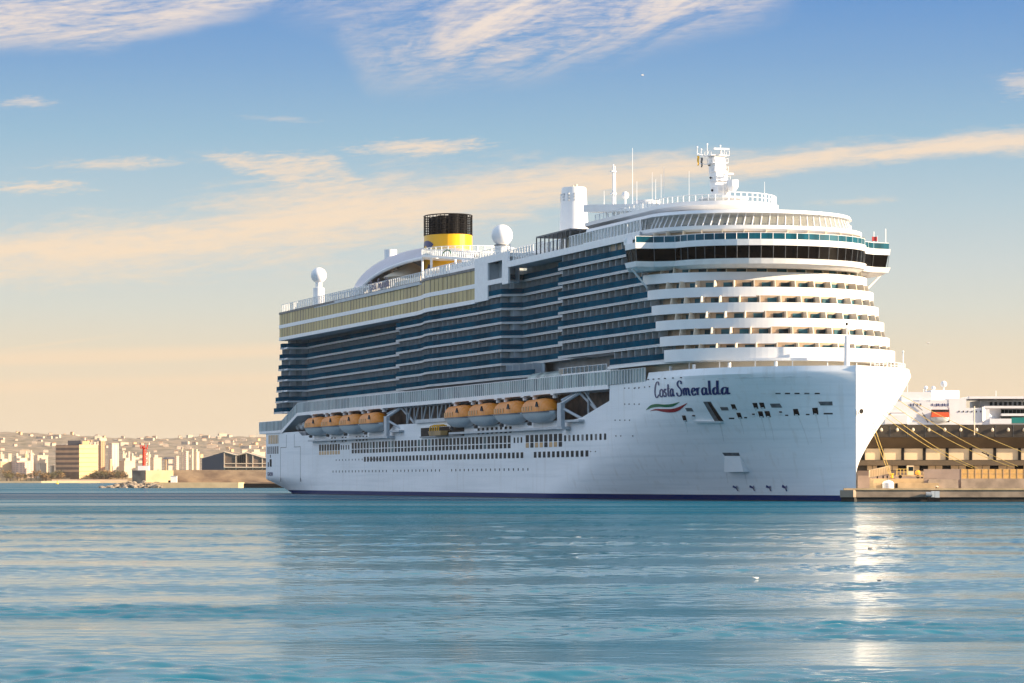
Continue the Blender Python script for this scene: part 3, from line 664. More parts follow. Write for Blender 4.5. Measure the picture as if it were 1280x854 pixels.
MT['sideglass'] = mat('side_door_glass', (.07, .11, .14), .3, spec=.1, var=.6, vscale=.35)
rows = MB().use('lgrey'); doors = MB().use('sideglass')
for k in range(-1, 8):
    z = ZL(k); slab = MB().use('whiteb'); rail = MB().use('teal'); wallb = MB().use('cabin')
    segs = starb(k) if k < 7 else [[(306.5, -16.5), (310, -20.7), (320, -20.7)]]
    if k <= 0: segs = segs[:2]; segs[1] = [p for p in segs[1] if p[0] < 147]
    if k == -1: segs[1] = [(89.2, -17.8), (121.5, -17.2), (122, -20.9)]
    for sg in (1, -1):
        for si, line in enumerate(segs):
            L = [(u, l*sg) for u, l in line]
            ext = list(L)
            if si >= 1 and k <= 5 and line[0][0] > 80 and len(line) < 11 and line[0][0] < 300: ext = [(L[0][0]-6.0, L[0][1])]+L
            slab.wall(ext, z+.05, z+.38, 1.75, sg)
            slab.wall(ext, z-.02, z+.42, .22, sg)
            slab.prism(ext+[(u, l+sg*5) for u, l in reversed(ext)], z+.05, z+.35)
            if k < 6 or (k >= 6 and line[0][0] > 300) or k == 6:
                rl = offs(L, .06*sg); rail.wall(rl, z+.42, z+1.5, .06, sg)
            wl = [(u, l+sg*2.1) for u, l in L]; wallb.wall(wl, z+.36, z+DZ+.02, .2, sg)
            # partitions and glazed doors behind each balcony
            for a, c in zip(L[:-1], L[1:]):
                d = np.array(c)-np.array(a); Ln = np.linalg.norm(d); n_ = int(Ln/3.05)
                for j in range(n_):
                    p = np.array(a)+d*(j+.5)/n_; q_ = (p[0], p[1]+sg*2.05)
                    rows.box(p[0]-.07, p[0]+.07, min(p[1]+sg*.35, q_[1]), max(p[1]+sg*.35, q_[1]), z+.4, z+DZ-.02)
                    if sg > 0 and rng.random() < .8: doors.box(p[0]+.35, p[0]+2.4, q_[1]-.08, q_[1]+.05, z+.45, z+2.45)
    bd = slab.build('balcony_deck', ship, flipx=True); rail.build('balcony_railing', bd, flipx=True); wallb.build('cabin_wall', bd, flipx=True)
o = rows.build('balcony_partition', ship, flipx=True); tag(o, kind='stuff')
o = doors.build('balcony_door', ship, flipx=True); tag(o, kind='stuff')
# core that fills the house behind the cabins
b = MB().use('grey'); b.box(48, 119, -15, 15, 20.9, 46.4); b.box(119, 305, -12.6, 12.6, 20.9, 47.2); b.build('house_core', ship, flipx=True)
# ---- rounded front: six decks of solid white parapets
UC = [43.3, 41, 39, 37, 35, 33]; UF = [27.5, 24.0, 21.5, 19.0, 16.5, 14.0]
def fr(uc, uf, hw, n=40, full=True):        # half ellipse from starboard to port around the front
    return [(uc-(uc-uf)*sin(t), -hw*cos(t)) for t in np.linspace(0, pi, n+1)]
for k in range(6):
    z = ZL(k+1); uc, uf = UC[k], UF[k]; O = fr(uc, uf, 20.9, 64)
    b = MB().use('white'); h = 1.58 if k < 5 else 2.0
    b.wall(O, z-.1, z+h, .18, 1)
    if k == 5: O2 = [(60, -21.1), (40, -21.1)]+fr(37, 13.2, 20.6, 64)[1:-1]+[(40, 21.1), (60, 21.1)]; b.wall(O2, z-.3, z+.15, .5, 1); b.prism(O2, z-.25, z+.05)
    b.build('front_parapet', ship, smooth=True, flipx=True)
    b = MB().use('white'); b.prism([(50, -20.7)]+fr(uc, uf+.2, 20.7, 48)+[(50, 20.7)], z+.02, z+.3); fdk = b.build('front_deck', ship, flipx=True)
    Iw = [(50, -18.7)]+fr(uc, uf+2.4, 18.7, 48)+[(50, 18.7)]
    b = MB().use('recess'); b.wall(Iw, z+.3, z+DZ+.1, .2, 1); fcw = b.build('front_cabin_wall', fdk, flipx=True)
    for j in range(15):
        t = pi*(j+.5)/15; t = .30+(pi-.6)*(j)/14
        o_ = (uc-(uc-uf-.2)*sin(t), -20.7*cos(t)); i_ = (uc-(uc-uf-2.4)*sin(t), -18.7*cos(t))
        b = MB().use('cream'); d = np.array([o_[0]-i_[0], o_[1]-i_[1]]); d /= np.linalg.norm(d); n_ = np.array([-d[1], d[0]])*.09
        b.hexa([(o_[0]-n_[0], o_[1]-n_[1], z+.35), (o_[0]+n_[0], o_[1]+n_[1], z+.35), (i_[0]+n_[0], i_[1]+n_[1], z+.35), (i_[0]-n_[0], i_[1]-n_[1], z+.35), (o_[0]-n_[0]-d[0]*.5, o_[1]-n_[1]-d[1]*.5, z+DZ), (o_[0]+n_[0]-d[0]*.5, o_[1]+n_[1]-d[1]*.5, z+DZ), (i_[0]+n_[0], i_[1]+n_[1], z+DZ), (i_[0]-n_[0], i_[1]-n_[1], z+DZ)])
        b.build('front_partition', fdk, flipx=True)
        t2 = t+.075; c0 = np.array((uc-(uc-uf-2.05)*sin(t2), -19.1*cos(t2))); t3 = t2+.085; c1 = np.array((uc-(uc-uf-2.05)*sin(t3), -19.1*cos(t3)))
        if j < 14 and k < 6: b = MB().use('door'); b.wall([tuple(c0), tuple(c1)], z+.4, z+2.5, .08, -1); b.build('cabin_door', fdk, flipx=True)
# bow side flanks between parapet corner and house, the deck below F, deck posts
b = MB().use('cream')
wl = [(60, -19.5)]+fr(40, 17, 18.5, 40)+[(60, 19.5)]; b.wall(wl, 20.9, 24.0, .2, 1); b.build('foredeck_house', ship, flipx=True)
for t in np.linspace(.4, pi-.3, 9): b = MB().use('whiteb'); p = (36-22.5*sin(t), -20.3*cos(t)); b.tube((p[0], p[1], 20.9), (p[0], p[1], 24), .11, n=6); b.build('foredeck_pillar', ship, flipx=True)
# bridge
BR = [(43.2, -24.2), (38.4, -24.2), (38.0, -21)]+fr(37.4, 24.0, 18.0, 26)[1:-1]+[(38.0, 21), (38.4, 24.2), (43.2, 24.2)]
def sc(P, d): return [(u-(d if abs(l) < 24 or u < 42 else 0), l+(d*.7 if l > 0 else -d*.7 if l < 0 else 0)*(abs(l)/25)) for u, l in P]
b = MB().use('whiteb'); b.prism(sc(BR, .1), 40.9, 41.8, sc(BR, .5)); b.prism([(p[0]+1.2, p[1]*.96) for p in BR], 40.3, 40.9, sc(BR, -.1)); b.build('bridge_lower_fascia', ship, flipx=True)
b = MB().use('black'); b.prism(sc(BR, -.35), 41.8, 44.05, sc(BR, .1)); bwin = b.build('bridge_windows', ship, flipx=True)
for i in range(len(BR)-1):
    a, c = np.array(sc(BR, -.1)[i]), np.array(sc(BR, -.1)[i+1]); a2, c2 = np.array(sc(BR, .2)[i]), np.array(sc(BR, .2)[i+1]); L = np.linalg.norm(c-a); n_ = max(1, int(L/2.2))
    for j in range(n_): b = MB().use('dgrey'); p = a+(c-a)*j/n_; p2 = a2+(c2-a2)*j/n_; b.tube((p[0]-.18, p[1], 41.8), (p2[0]-.08, p2[1], 44.05), .06, n=4); b.build('mullion', bwin, flipx=True)
b = MB().use('whiteb'); b.prism(sc(BR, .35), 44.05, 45.1, sc(BR, .45)); b.build('bridge_roof', ship, flipx=True)
railing('bridge_deck_railing', sc(BR, .2)[1:-1], 45.1, 1.1, 1.9, glass='turq', pr=.05)
for sg in (-1, 1):
    b = MB().use('whiteb'); b.tube((41, 24.0*sg, 40.6), (41.5, 20.9*sg, 37.4), .18, n=6); b.build('wing_strut', ship, flipx=True)
    b = MB().use('whiteb'); b.ball((43.5, 23.9*sg, 45.9), .55, 10, 8); b.tube((43.5, 23.9*sg, 45.1), (43.5, 23.9*sg, 48.7), .07, n=6); b.box(42.8, 44.6, min(sg*23.2, sg*24.2), max(sg*23.2, sg*24.2), 45.1, 47.0) if sg < 0 else b.tube((40.5, 24.8, 45.1), (40.5, 24.8, 49), .1, n=6); b.build('wing_mast', ship, flipx=True)
b = MB().use('red'); b.box(41.5, 41.6, 22.6, 23.6, 46.8, 47.6); b.use('whiteb'); b.tube((41.55, 23.7, 45.1), (41.55, 23.7, 47.8), .05, n=5); b.build('wing_flag', ship, flipx=True)
# L0 row under the bridge
b = MB().use('recess'); b.wall([(50, -19.6)]+fr(43, 28.5, 19.2, 40)+[(50, 19.6)], 39.7, 40.7, .2, 1); b.build('front_cabin_wall', ship, flipx=True)
for j in range(14):
    t = .35+(pi-.7)*j/13; c0 = (43-14.8*sin(t), -19.45*cos(t)); t3 = t+.09; c1 = (43-14.8*sin(t3), -19.45*cos(t3)); b = MB().use('door'); b.wall([c0, c1], 39.8, 40.65, .06, -1); b.build('cabin_door', ship, flipx=True)
# cabins above the bridge
T1 = [(62, -20.2)]+fr(44, 29.5, 19.6, 48)+[(62, 20.2)]
b = MB().use('recess'); b.wall(T1, 45.1, 47.1, .2, 1); b.prism(T1, 45.1, 45.3); b.build('upper_cabin_wall', ship, flipx=True)
for j in range(15):
    t = .25+(pi-.5)*j/14; i_ = np.array((44-14.4*sin(t), -19.6*cos(t))); o_ = np.array((44-16.3*sin(t), -21*cos(t))); b = MB().use('cream'); b.wall([tuple(i_), tuple(o_)], 45.1, 47.0, .12, 1); b.build('upper_partition', ship, flipx=True)
    t3 = t+.1; c0 = (44-14.6*sin(t+.03), -19.75*cos(t+.03)); c1 = (44-14.6*sin(t3), -19.75*cos(t3)); b = MB().use('door'); b.wall([c0, c1], 45.3, 46.9, .06, -1); b.build('upper_door', ship, flipx=True)
T2 = [(75, -20.9)]+fr(45, 27.5, 20.6, 64)+[(75, 20.9)]
b = MB().use('white'); b.prism([(p[0]+.5, p[1]*.985) for p in T2], 46.85, 47.2, T2); b.prism(T2, 47.2, 47.85); b.build('lounge_deck_fascia', ship, smooth=True, flipx=True)
# slanted window lounge
A0 = [(75, -19.4)]+fr(46, 29, 19.2, 44)+[(75, 19.4)]; A1 = [(75, -18.6)]+fr(46, 30.5, 18.4, 44)+[(75, 18.6)]
b = MB().use('glassc')
for i in range(len(A0)-1): b.face([(A0[i][0], A0[i][1], 47.85), (A0[i+1][0], A0[i+1][1], 47.85), (A1[i+1][0], A1[i+1][1], 50.15), (A1[i][0], A1[i][1], 50.15)])
b.build('lounge_glazing', ship, flipx=True)
P0 = fr(46, 29, 19.2, 40); P1 = fr(46, 30.4, 18.4, 40)
for i in range(1, 40):
    b = MB().use('white'); j = min(40, i+1); b.tube((P0[i][0]-.05, P0[i][1], 47.85), ((P1[i][0]+P1[j][0])/2, (P1[i][1]+P1[j][1])/2, 50.15), .11, n=5); b.build('lounge_mullion', ship, flipx=True)
for sg in (-1, 1):
    b = MB().use('white')
    for q in range(16): u = 47+q*1.8; b.tube((u, 19.3*sg, 47.85), (u+1.0, 18.6*sg, 50.15), .1, n=5)
    b.build('lounge_side_frame', ship, flipx=True)
b = MB().use('cream'); b.wall([(75, -13)]+fr(50, 37, 13.5, 30)+[(75, 13)], 47.85, 50.15, .2, 1); b.use('dgrey')
for q in range(22): t = pi*q/21; b.box(50-13.6*sin(t)-.5, 50-13.6*sin(t)+.5, -14.2*cos(t)-.5, -14.2*cos(t)+.5, 47.85, 48.9)
b.build('lounge_inner_wall', ship, flipx=True)
R1 = [(78, -19.3)]+fr(46, 29.3, 19.2, 64)+[(78, 19.3)]
b = MB().use('white'); b.prism(R1, 50.15, 50.75, [(p[0]+.3, p[1]*.985) for p in R1]); b.build('lounge_roof', ship, smooth=True, flipx=True)
# upper drum
D1 = [(100, -11.6)]+fr(62, 48, 11.6, 48)+[(100, 11.6)]; D0 = [(100, -9.8)]+fr(62, 50.5, 9.8, 48)+[(100, 9.8)]
b = MB().use('white'); b.prism(D0, 50.7, 52.6, [(p[0], p[1]*1.05) for p in D0]); b.prism(D0, 52.6, 53.3, D1); b.prism(D1, 53.3, 54.0); b.build('upper_deckhouse', ship, smooth=True, flipx=True)
for j in range(7): b = MB().use('dgrey'); u = 64+j*4.0; b.box(u, u+3.4, -10.45, -10.0, 51.3, 52.4); b.build('vent_grille', ship, flipx=True)
railing('upper_railing', fr(62, 48.6, 11.2, 30)[13:], 54.1, 1.5, 1.2, glass=None, pr=.07)
railing('upper_railing', [(95, -11.2), (62, -11.2)]+fr(62, 48.6, 11.2, 30)[:13], 54.1, 1.1, 2.2, glass='glassc', pr=.05)
# canopy roof aft of it
b = MB().use('white')
b.hexa([(58, -9, 53.0), (58, 9, 53.0), (108, 9, 56.9), (108, -9, 56.9), (58, -9, 54.2), (58, 9, 54.2), (108, 9, 58.4), (108, -9, 58.4)])
b.build('canopy_roof', ship, flipx=True)
for u in (93, 96.5):
    for l in (-7, 7):
        b = MB().use('white'); b.tube((u, l, 49), (u-3, l, 55.6), .3, n=6); b.tube((u, l, 49), (u+3.4, l, 56.1), .3, n=6); b.build('canopy_strut', ship, flipx=True)
b = MB().use('cream'); b.box(80, 84, -6, 6, 49, 54.5); b.build('lift_housing', ship, flipx=True)
# radar mast
b = MB().use('white')
b.lathe([(4.2, 54.1), (4.2, 55.0), (3.3, 55.1), (3.3, 56.2), (4.6, 56.3), (4.6, 56.6)], 57.0, 0, 28)
b.hexa([(55.6, -1.3, 54.1), (55.6, 1.3, 54.1), (59.4, 1.3, 54.1), (59.4, -1.3, 54.1), (59.0, -1.0, 64.6), (59.0, 1.0, 64.6), (62.0, 1.0, 64.6), (62.0, -1.0, 64.6)])
rmast = b.build('radar_mast', ship, flipx=True); rmast.location.z = -1.3
b = MB().use('white')
for z, w, l in ((57.8, 2.8, 1.6), (59.8, 3.0, 1.8), (61.6, 2.6, 1.8), (63.2, 2.6, 2.0), (64.6, 3.0, 2.4)):
    u0 = 57.3+(z-54)*.32; w *= .7; l *= .75; b.box(u0-w, u0+w*.6, -l, l, z, z+.15)
    for q in (-1, 1):
        for s_ in (-w, -w/3, w*.5): b.tube((u0+s_, q*l, z), (u0+s_, q*l, z+.9), .06, n=5)
        b.tube((u0-w, q*l, z+.9), (u0+w*.6, q*l, z+.9), .05, n=5)
b.build('mast_platform', rmast, flipx=True)
b = MB().use('white'); b.lathe([(.4, 57.6), (1.0, 58.4), (1.05, 58.6), (.1, 58.65)], 55.6, 1.2, 14); b.lathe([(1.1, 58.6), (1.1, 59.8), (1.04, 59.8), (1.04, 58.7)], 55.6, 1.2, 14); b.build('mast_gallery', rmast, flipx=True)
for z, l in ((60.9, 1.7), (58.9, 2.2), (65.6, 1.5)):
    b = MB().use('white'); b.tube((55.6+(z-58)*.35, 0, z-.8), (55.6+(z-58)*.35, 0, z), .2, n=6); b.box(55.2+(z-58)*.35, 55.8+(z-58)*.35, -l, l, z, z+.3); b.build('radar_scanner', rmast, flipx=True)
b = MB().use('white'); b.tube((60.5, 0, 64.2), (60.5, -3.8, 65.0), .1, n=6); b.tube((60.5, 0, 63), (60.5, -3.5, 63.2), .07, n=6)
for l, z in ((-3.8, 66.2), (-3.0, 65.8), (-1.8, 66.8), (.8, 66.6), (1.6, 66.0)): b.tube((60.5, l, 64.6), (60.5, l, z), .07, n=5); b.ball((60.5, l, z), .18, 8, 6)
b.build('yard_arm', rmast, flipx=True)
b = MB().use('dark')
for z in (58.2, 60.6, 63.0): b.ball((59.2+(z-58)*.3, -1.35, z), .22, 8, 6)
b.build('navigation_light', rmast, flipx=True)
for u, l, z0, z1, r in ((99, -6, 57.5, 65.6, .3), (98, -6, 57.5, 65.2, .2), (91, -5, 56.8, 68.0, .08), (107, -5, 58.2, 61.2, .07), (86, -6, 56.2, 61, .07), (76, -6, 55.4, 60.5, .06), (74, 0, 55, 62, .05), (68, -8, 54.1, 60.5, .05), (52, 6, 54.1, 58, .06), (64, -9, 54.1, 61.5, .05), (70, -9, 54.5, 61, .05), (50, -3, 54.1, 58.3, .05)):
    b = MB().use('white'); b.tube((u, l, z0), (u, l, z1), r, r*.5, n=6)
    if r > .25: b.box(u-.6, u+.6, l-.5, l+.5, z0+2.2, z0+2.5); b.box(u-.5, u+.5, l-.5, l+.5, z1-1.5, z1-1.3); b.tube((u-1.4, l, z0), (u, l, z0+3.4), .12, n=5)
    b.build('antenna', ship, flipx=True)
b = MB().use('white'); b.ball((95, -5, 59.2), .75, 12, 8); b.tube((95, -5, 57.0), (95, -5, 58.6), .2, n=6); b.build('small_radome', ship, flipx=True)
# casing
def casing(u, l, s=1.0, nm='exhaust_casing', z1=65.0):
    b = MB().use('white'); b.lathe([(3.5*s, 47.6), (3.2*s, 52), (2.55*s, z1-.3), (2.45*s, z1)], u, l, 32, 1.15, 1.0)
    b.use('lgrey'); 
    for t in (3.5, 4.0, 4.5, 5.0): 
        for j in range(3):
            r = 2.58*s; b.box(u+1.15*r*cos(t)-.5, u+1.15*r*cos(t)+.5, l+r*sin(t)-.12, l+r*sin(t)+.12, z1-2.9+j*.6, z1-2.5+j*.6)
    b.use('cream')
    for j in range(4): b.tube((u-1.5+j, l+.3*(j % 2), z1), (u-1.5+j, l, z1+.6), .25, n=8)
    b.build(nm, ship, smooth=True, flipx=True)
casing(139, 0, 1.0); 
b = MB().use('white'); b.lathe([(2.9, 47.6), (2.5, 60)], 112, 6, 20); b.build('exhaust_casing', ship, smooth=True, flipx=True)
# top fascia and top deck
for sg in (-1, 1):
    b = MB().use('whiteb')
    b.wall([(45, -21.15*sg), (119, -21.15*sg)], 46.45, 47.65, .4, sg); b.wall([(119, -21.15*sg), (141.5, -21.15*sg)], 48.2, 49.7, .4, sg)
    b.wall([(119, -21.15*sg), (123, -21.15*sg)], 43.2, 48.2, .4, sg); b.wall([(132.5, -21.15*sg), (141.5, -21.1*sg)], 40.6, 48.2, .4, sg); b.wall([(123, -21.15*sg), (133, -21.15*sg)], 43.6, 44.6, .4, sg)
    b.build('top_fascia', ship, flipx=True)
    b = MB().use('lgrey'); b.wall([(120, -18.6*sg), (135, -18.6*sg)], 43.4, 48.6, .2, sg); b.box(122.9, 123.1, *sorted((-21*sg, -18.6*sg)), 44.6, 48.2); b.box(132.9, 133.1, *sorted((-21*sg, -18.6*sg)), 44.6, 48.2); b.use('window'); b.box(124.5, 125.5, *(sorted((-18.8*sg, -18.6*sg))), 45, 47.2); b.box(126.4, 127.4, *(sorted((-18.8*sg, -18.6*sg))), 45, 47.2); b.build('suite_balcony', ship, flipx=True)
b = MB().use('lgrey'); b.prism([(45, -21), (119, -21), (119, 21), (45, 21)], 46.9, 47.6); b.prism([(119.1, -21), (141, -21), (141, 21), (119.1, 21)], 48.6, 49.4); b.build('top_deck', ship, flipx=True)
for sg in (-1, 1): b = MB().use('lgrey'); b.prism([(90, -17*sg), (90, -21*sg), (119, -21*sg), (119, -17*sg)], 46.4, 46.6); b.build('balcony_soffit', ship, flipx=True)
# tan glazed decks
YL = [(141.5, -21.0), (160, -21.4), (171, -21.9), (176, -21.7), (181, -20.8), (186, -20.4), (250, -20.6), (290, -20.9), (312.6, -20.9)]
for sg in (-1, 1):
    L = [(u, l*sg) for u, l in YL]
    for z0, z1, m, o_, nm in ((40.4, 41.25, 'whiteb', .15, 'tan_deck_fascia'), (41.25, 43.6, 'tan', 0, 'tan_glazing'), (43.6, 44.5, 'whiteb', .12, 'tan_deck_fascia'), (44.5, 47.3, 'tan', 0, 'tan_glazing'), (47.3, 47.85, 'dgrey', .15, 'tan_deck_edge')):
        b = MB().use(m); b.wall(offs(L, -o_*sg), z0, z1, .4+o_, sg)
        if m == 'tan':
            b.use('dgrey'); 
            for i in range(len(L)-1):
                a, c = np.array(L[i]), np.array(L[i+1]); n_ = max(1, int(np.linalg.norm(c-a)/2.6))
                for j in range(n_):
                    p = a+(c-a)*j/n_; w = .05 if (j % 7) else .16; b.box(p[0]-w, p[0]+w, p[1]-.05, p[1]+.05, z0, z1)
        b.build(nm, ship, flipx=True)
b = MB().use('tan'); b.box(312.6, 312.9, -20.8, 20.8, 41.2, 47.3); b.use('whiteb'); b.box(312.6, 313.2, -20.9, 20.9, 43.6, 44.5); b.box(312.6, 313.2, -20.9, 20.9, 40.4, 41.25); b.build('aft_tan_glazing', ship, flipx=True)
b = MB().use('lgrey'); b.prism([(141, -20.8), (312.5, -20.8), (312.5, 20.8), (141, 20.8)], 47.0, 47.7); b.prism([(141, -20.5), (312.5, -20.5), (312.5, 20.5), (141, 20.5)], 40.45, 40.9); b.build('top_deck', ship, flipx=True)
# stern wall of the balconies
b = MB().use('whiteb')
for k in range(1, 8): z = ZL(k); b.box(306, 312.5+max(0, k-1)*1.1, -20.4, 20.4, z+.03, z+.37)
b.build('stern_decks', ship, flipx=True)
b = MB().use('teal')
for k in range(1, 8): z = ZL(k); e = 312.5+max(0, k-1)*1.1; b.box(e-.1, e, -20.4, 20.4, z+.5, z+1.5)
b.build('stern_railing', ship, flipx=True)
# top railings / windscreens
for sg in (-1, 1):
    railing('top_windscreen', [(u, (l+.5)*sg) for u, l in YL[1:]], 47.8, 2.1, 1.7, glass='glassc', pr=.06)
    railing('top_windscreen', [(46, -20.5*sg), (84, -20.5*sg)], 47.65, 2.2, 1.6, glass='glassc', pr=.06)
    railing('top_windscreen', [(106, -20.5*sg), (119, -20.5*sg)], 47.65, 2.2, 1.6, glass='glassc', pr=.06)
    railing('top_windscreen', [(119.5, -20.5*sg), (141, -20.5*sg)], 49.6, 1.5, 1.7, glass='glassc', pr=.06)
    railing('top_inner_screen', [(52, -14.5*sg), (118, -14.5*sg)], 47.6, 3.6, 1.9, glass='glassc', pr=.09)
# pavilion with dark frame
b = MB().use('dgrey'); b.prism([(85, -20), (105, -20), (105, -10), (85, -10)], 51.2, 51.5)
for u in list(np.linspace(85, 105, 9)): b.box(u-.1, u+.1, -20, -19.8, 47.6, 51.2)
for l in np.linspace(-20, -10, 6): b.box(84.9, 85.1, l-.08, l+.08, 47.6, 51.2)
b.use('tan'); b.box(86, 104, -14, -13.8, 47.6, 51.2); b.build('pavilion', ship, flipx=True)
# inner sunlit deck structures amidships
b = MB().use('white')
b.box(120, 205, -13, 13, 47.7, 50.6); b.box(150, 200, -11, 11, 50.6, 52.2); b.box(60, 100, -12, 12, 47.6, 49.2); b.build('sun_deck_house', ship, flipx=True)
railing('sun_deck_railing', [(120, -13), (205, -13)], 50.6, 1.4, 1.8, glass='glassc', pr=.06)
# radomes
b = MB().use('white'); b.ball((157, -10, 56.2), 2.3, 24, 16); b.tube((157, -10, 49), (157, -10, 54.2), 1.6, n=16); b.use('dgrey'); b.tube((157, -10, 53.9), (157, -10, 54.15), 1.7, n=16); b.build('radome', ship, smooth=True, flipx=True)
b = MB().use('white'); b.ball((298, -14, 56.9), 2.05, 24, 16); b.tube((298, -14, 53.6), (298, -14, 55.3), .9, n=12); b.tube((298, -14, 47.7), (298, -14, 53.6), 1.5, n=14); b.build('radome', ship, smooth=True, flipx=True)
# funnel
FU, FA, FBb = 229, 7.2, 5.6
def fpt(t, z, k=1.0): return (FU+FA*k*cos(t), FBb*k*sin(t), z)
b = MB().use('yellow'); n = 48
prof = [(47.7, .95), (52, .97), (56, 1.0), (62, 1.0)]
for (z0, k0), (z1, k1) in zip(prof[:-1], prof[1:]):
    for i in range(n): t0, t1 = 2*pi*i/n, 2*pi*(i+1)/n; b.faces([fpt(t0, z0, k0), fpt(t1, z0, k0), fpt(t1, z1, k1), fpt(t0, z1, k1)], [(0, 1, 2, 3)])
b.faces([fpt(2*pi*i/n, 62) for i in range(n)], [tuple(range(n))])
me_f = b.build('funnel', ship, smooth=False, flipx=True); me_f.data.polygons.foreach_set('use_smooth', [True]*len(me_f.data.polygons))
bm = bmesh.new(); bm.from_mesh(me_f.data); bmesh.ops.remove_doubles(bm, verts=bm.verts, dist=.001); bm.to_mesh(me_f.data); bm.free(); me_f.data.set_sharp_from_angle(angle=R(40))
b = MB().use('dark')
for j in range(9):
    z = 62.1+j*.58
    for i in range(n): b.tube(fpt(2*pi*i/n, z, 1.005), fpt(2*pi*(i+1)/n, z, 1.005), .08 if j < 8 else .14, n=4, caps=False)
for i in range(36): b.tube(fpt(2*pi*i/36, 62, 1.0), fpt(2*pi*i/36, 66.8, 1.0), .09, n=4)
b.build('funnel_cage', me_f, flipx=True)
for u, l in ((225, -2.6), (229, -2.9), (233, -2.4), (225, 2.4), (229, 2.9), (233, 2.2), (229, 0), (224, 0)):
    b = MB().use('dark'); b.tube((u, l, 62), (u, l, 66.9 if l > -1 else 66.5), 1.25, n=14); b.build('exhaust_pipe', me_f, smooth=True, flipx=True)
b = MB().use('blue')      # big round letter on the flank: opening towards the bow
for i in range(28):
    a0 = R(40)+R(280)*i/28; a1 = R(40)+R(280)*(i+1)/28
    def pt(a, r):
        s_ = -r*cos(a); z = 56.6+r*.98*sin(a)*1.05      # s_: distance along the flank, bow side negative
        t = -pi/2+s_/6.2; return fpt(t, z, 1.012)
    w = .55+.55*max(0, 1-min(i, 27-i)/4.0)
    b.face([pt(a0, 3.4-w), pt(a1, 3.4-w), pt(a1, 3.4+w), pt(a0, 3.4+w)])
b.build('funnel_emblem', me_f, flipx=True)
# ring walkway round the funnel with columns
O = [(FU-17+12*cos(t), 11*sin(t)) for t in np.linspace(0, 2*pi, 41)[:-1]]; I = [(FU-17+8.0*cos(t), 8*sin(t)) for t in np.linspace(0, 2*pi, 41)[:-1]]
b = MB().use('white')
for i in range(40):
    j = (i+1) % 40; b.hexa([(*O[i], 55.6), (*O[j], 55.6), (*I[j], 55.6), (*I[i], 55.6), (*O[i], 56.3), (*O[j], 56.3), (*I[j], 56.3), (*I[i], 56.3)])
b.build('funnel_walkway', ship, flipx=True)
railing('walkway_railing', O+[O[0]], 56.3, 1.2, 1.3, glass='glassc', pr=.06)
for i in range(0, 40, 4): b = MB().use('white'); p = np.array(O[i])*.97+np.array(I[i])*.03; b.tube((p[0], p[1], 47.7), (p[0], p[1], 55.6), .28, n=8); b.build('walkway_column', ship, flipx=True)
b = MB().use('white')      # ramp of the walkway forward, gently falling
for i in range(20):
    u0, u1 = 213-i*3, 210-i*3; z0 = 55.6-i*.28; z1 = z0-.28; b.hexa([(u0, -11, z0), (u1, -11, z1), (u1, -8.6, z1), (u0, -8.6, z0), (u0, -11, z0+.5), (u1, -11, z1+.5), (u1, -8.6, z1+.5), (u0, -8.6, z0+.5)])
b.build('forward_walkway', ship, flipx=True)
railing('walkway_railing', [(213, -11), (153, -11)], 0, 1.3, 1.6, glass='glassc', pr=.06, zl=[56.1, 50.5])
b = MB().use('green'); b.path([(191, -11, 54.8), (192, -11, 55.6), (194, -11, 55.8), (196.5, -11, 55.5), (197.5, -11, 54.8)], .16); b.build('slide_loop', ship, flipx=True)
# domed canopy aft of the funnel
Uc, Ad, Bd, Zb, Hd = 249, 37, 14.5, 48.0, 12.4
b = MB().use('white'); nu, nv_ = 56, 28
def dp(i, j): a = -pi/2+pi*i/nu; t = pi*j/nv_; return (Uc+Ad*sin(a), -Bd*cos(a)**.6*cos(t), Zb+Hd*cos(a)**.4*sin(t))
def arch(u): q_ = 1-((u-205)/54)**2; return Zb+8.6*sqrt(q_) if q_ > 0 else Zb-1
for i in range(nu):
    for j in range(nv_):
        P = [dp(i, j), dp(i+1, j), dp(i+1, j+1), dp(i, j+1)]; c = np.mean(P, 0)
        if abs(c[1]) > 1.5 and c[2] < arch(c[0]): continue
        b.face(P)
MT['silver'] = mat('silver_canopy', (.46, .50, .60), .35, metal=.2, var=.1, vscale=.3)
b.mats = ['silver']
dome = b.build('domed_canopy', ship, flipx=True); bm = bmesh.new(); bm.from_mesh(dome.data); bmesh.ops.remove_doubles(bm, verts=bm.verts, dist=.01); bmesh.ops.recalc_face_normals(bm, faces=bm.faces); bm.to_mesh(dome.data); bm.free(); dome.data.polygons.foreach_set('use_smooth', [True]*len(dome.data.polygons))
def on_dome(u):
    z = max(arch(u), Zb); ca = sqrt(max(1e-4, 1-((u-Uc)/Ad)**2)); s_ = min(1, (z-Zb)/(Hd*ca**.4)); return (u, -Bd*ca**.6*sqrt(max(0, 1-s_*s_))-.1, z)
b = MB().use('white'); b.path([on_dome(u) for u in np.linspace(258.9, 213, 40)], .42, 8); b.build('canopy_rim', ship, smooth=True, flipx=True)
b = MB().use('cream'); b.box(222, 270, -9, 8, 47.7, 51.8); b.lathe([(7, 52.6), (.4, 56.4)], 240, -6, 20); b.build('theatre_house', ship, flipx=True)
b = MB().use('white'); b.tube((272, -2, 56), (272, -2, 61.9), 1.6, n=16); b.build('roof_drum', ship, smooth=True, flipx=True)
b = MB().use('whiteb')
for q in range(18): u = 234+q*2.8; b.tube((u, -14.5, 47.7), (u, -14.5, 50.8), .12, n=5); b.box(u, u+1.4, -15, -14, 47.7, 48.6)
b.box(233, 284, -15, -14, 50.7, 50.9); b.build('lounger_terrace', ship, flipx=True)
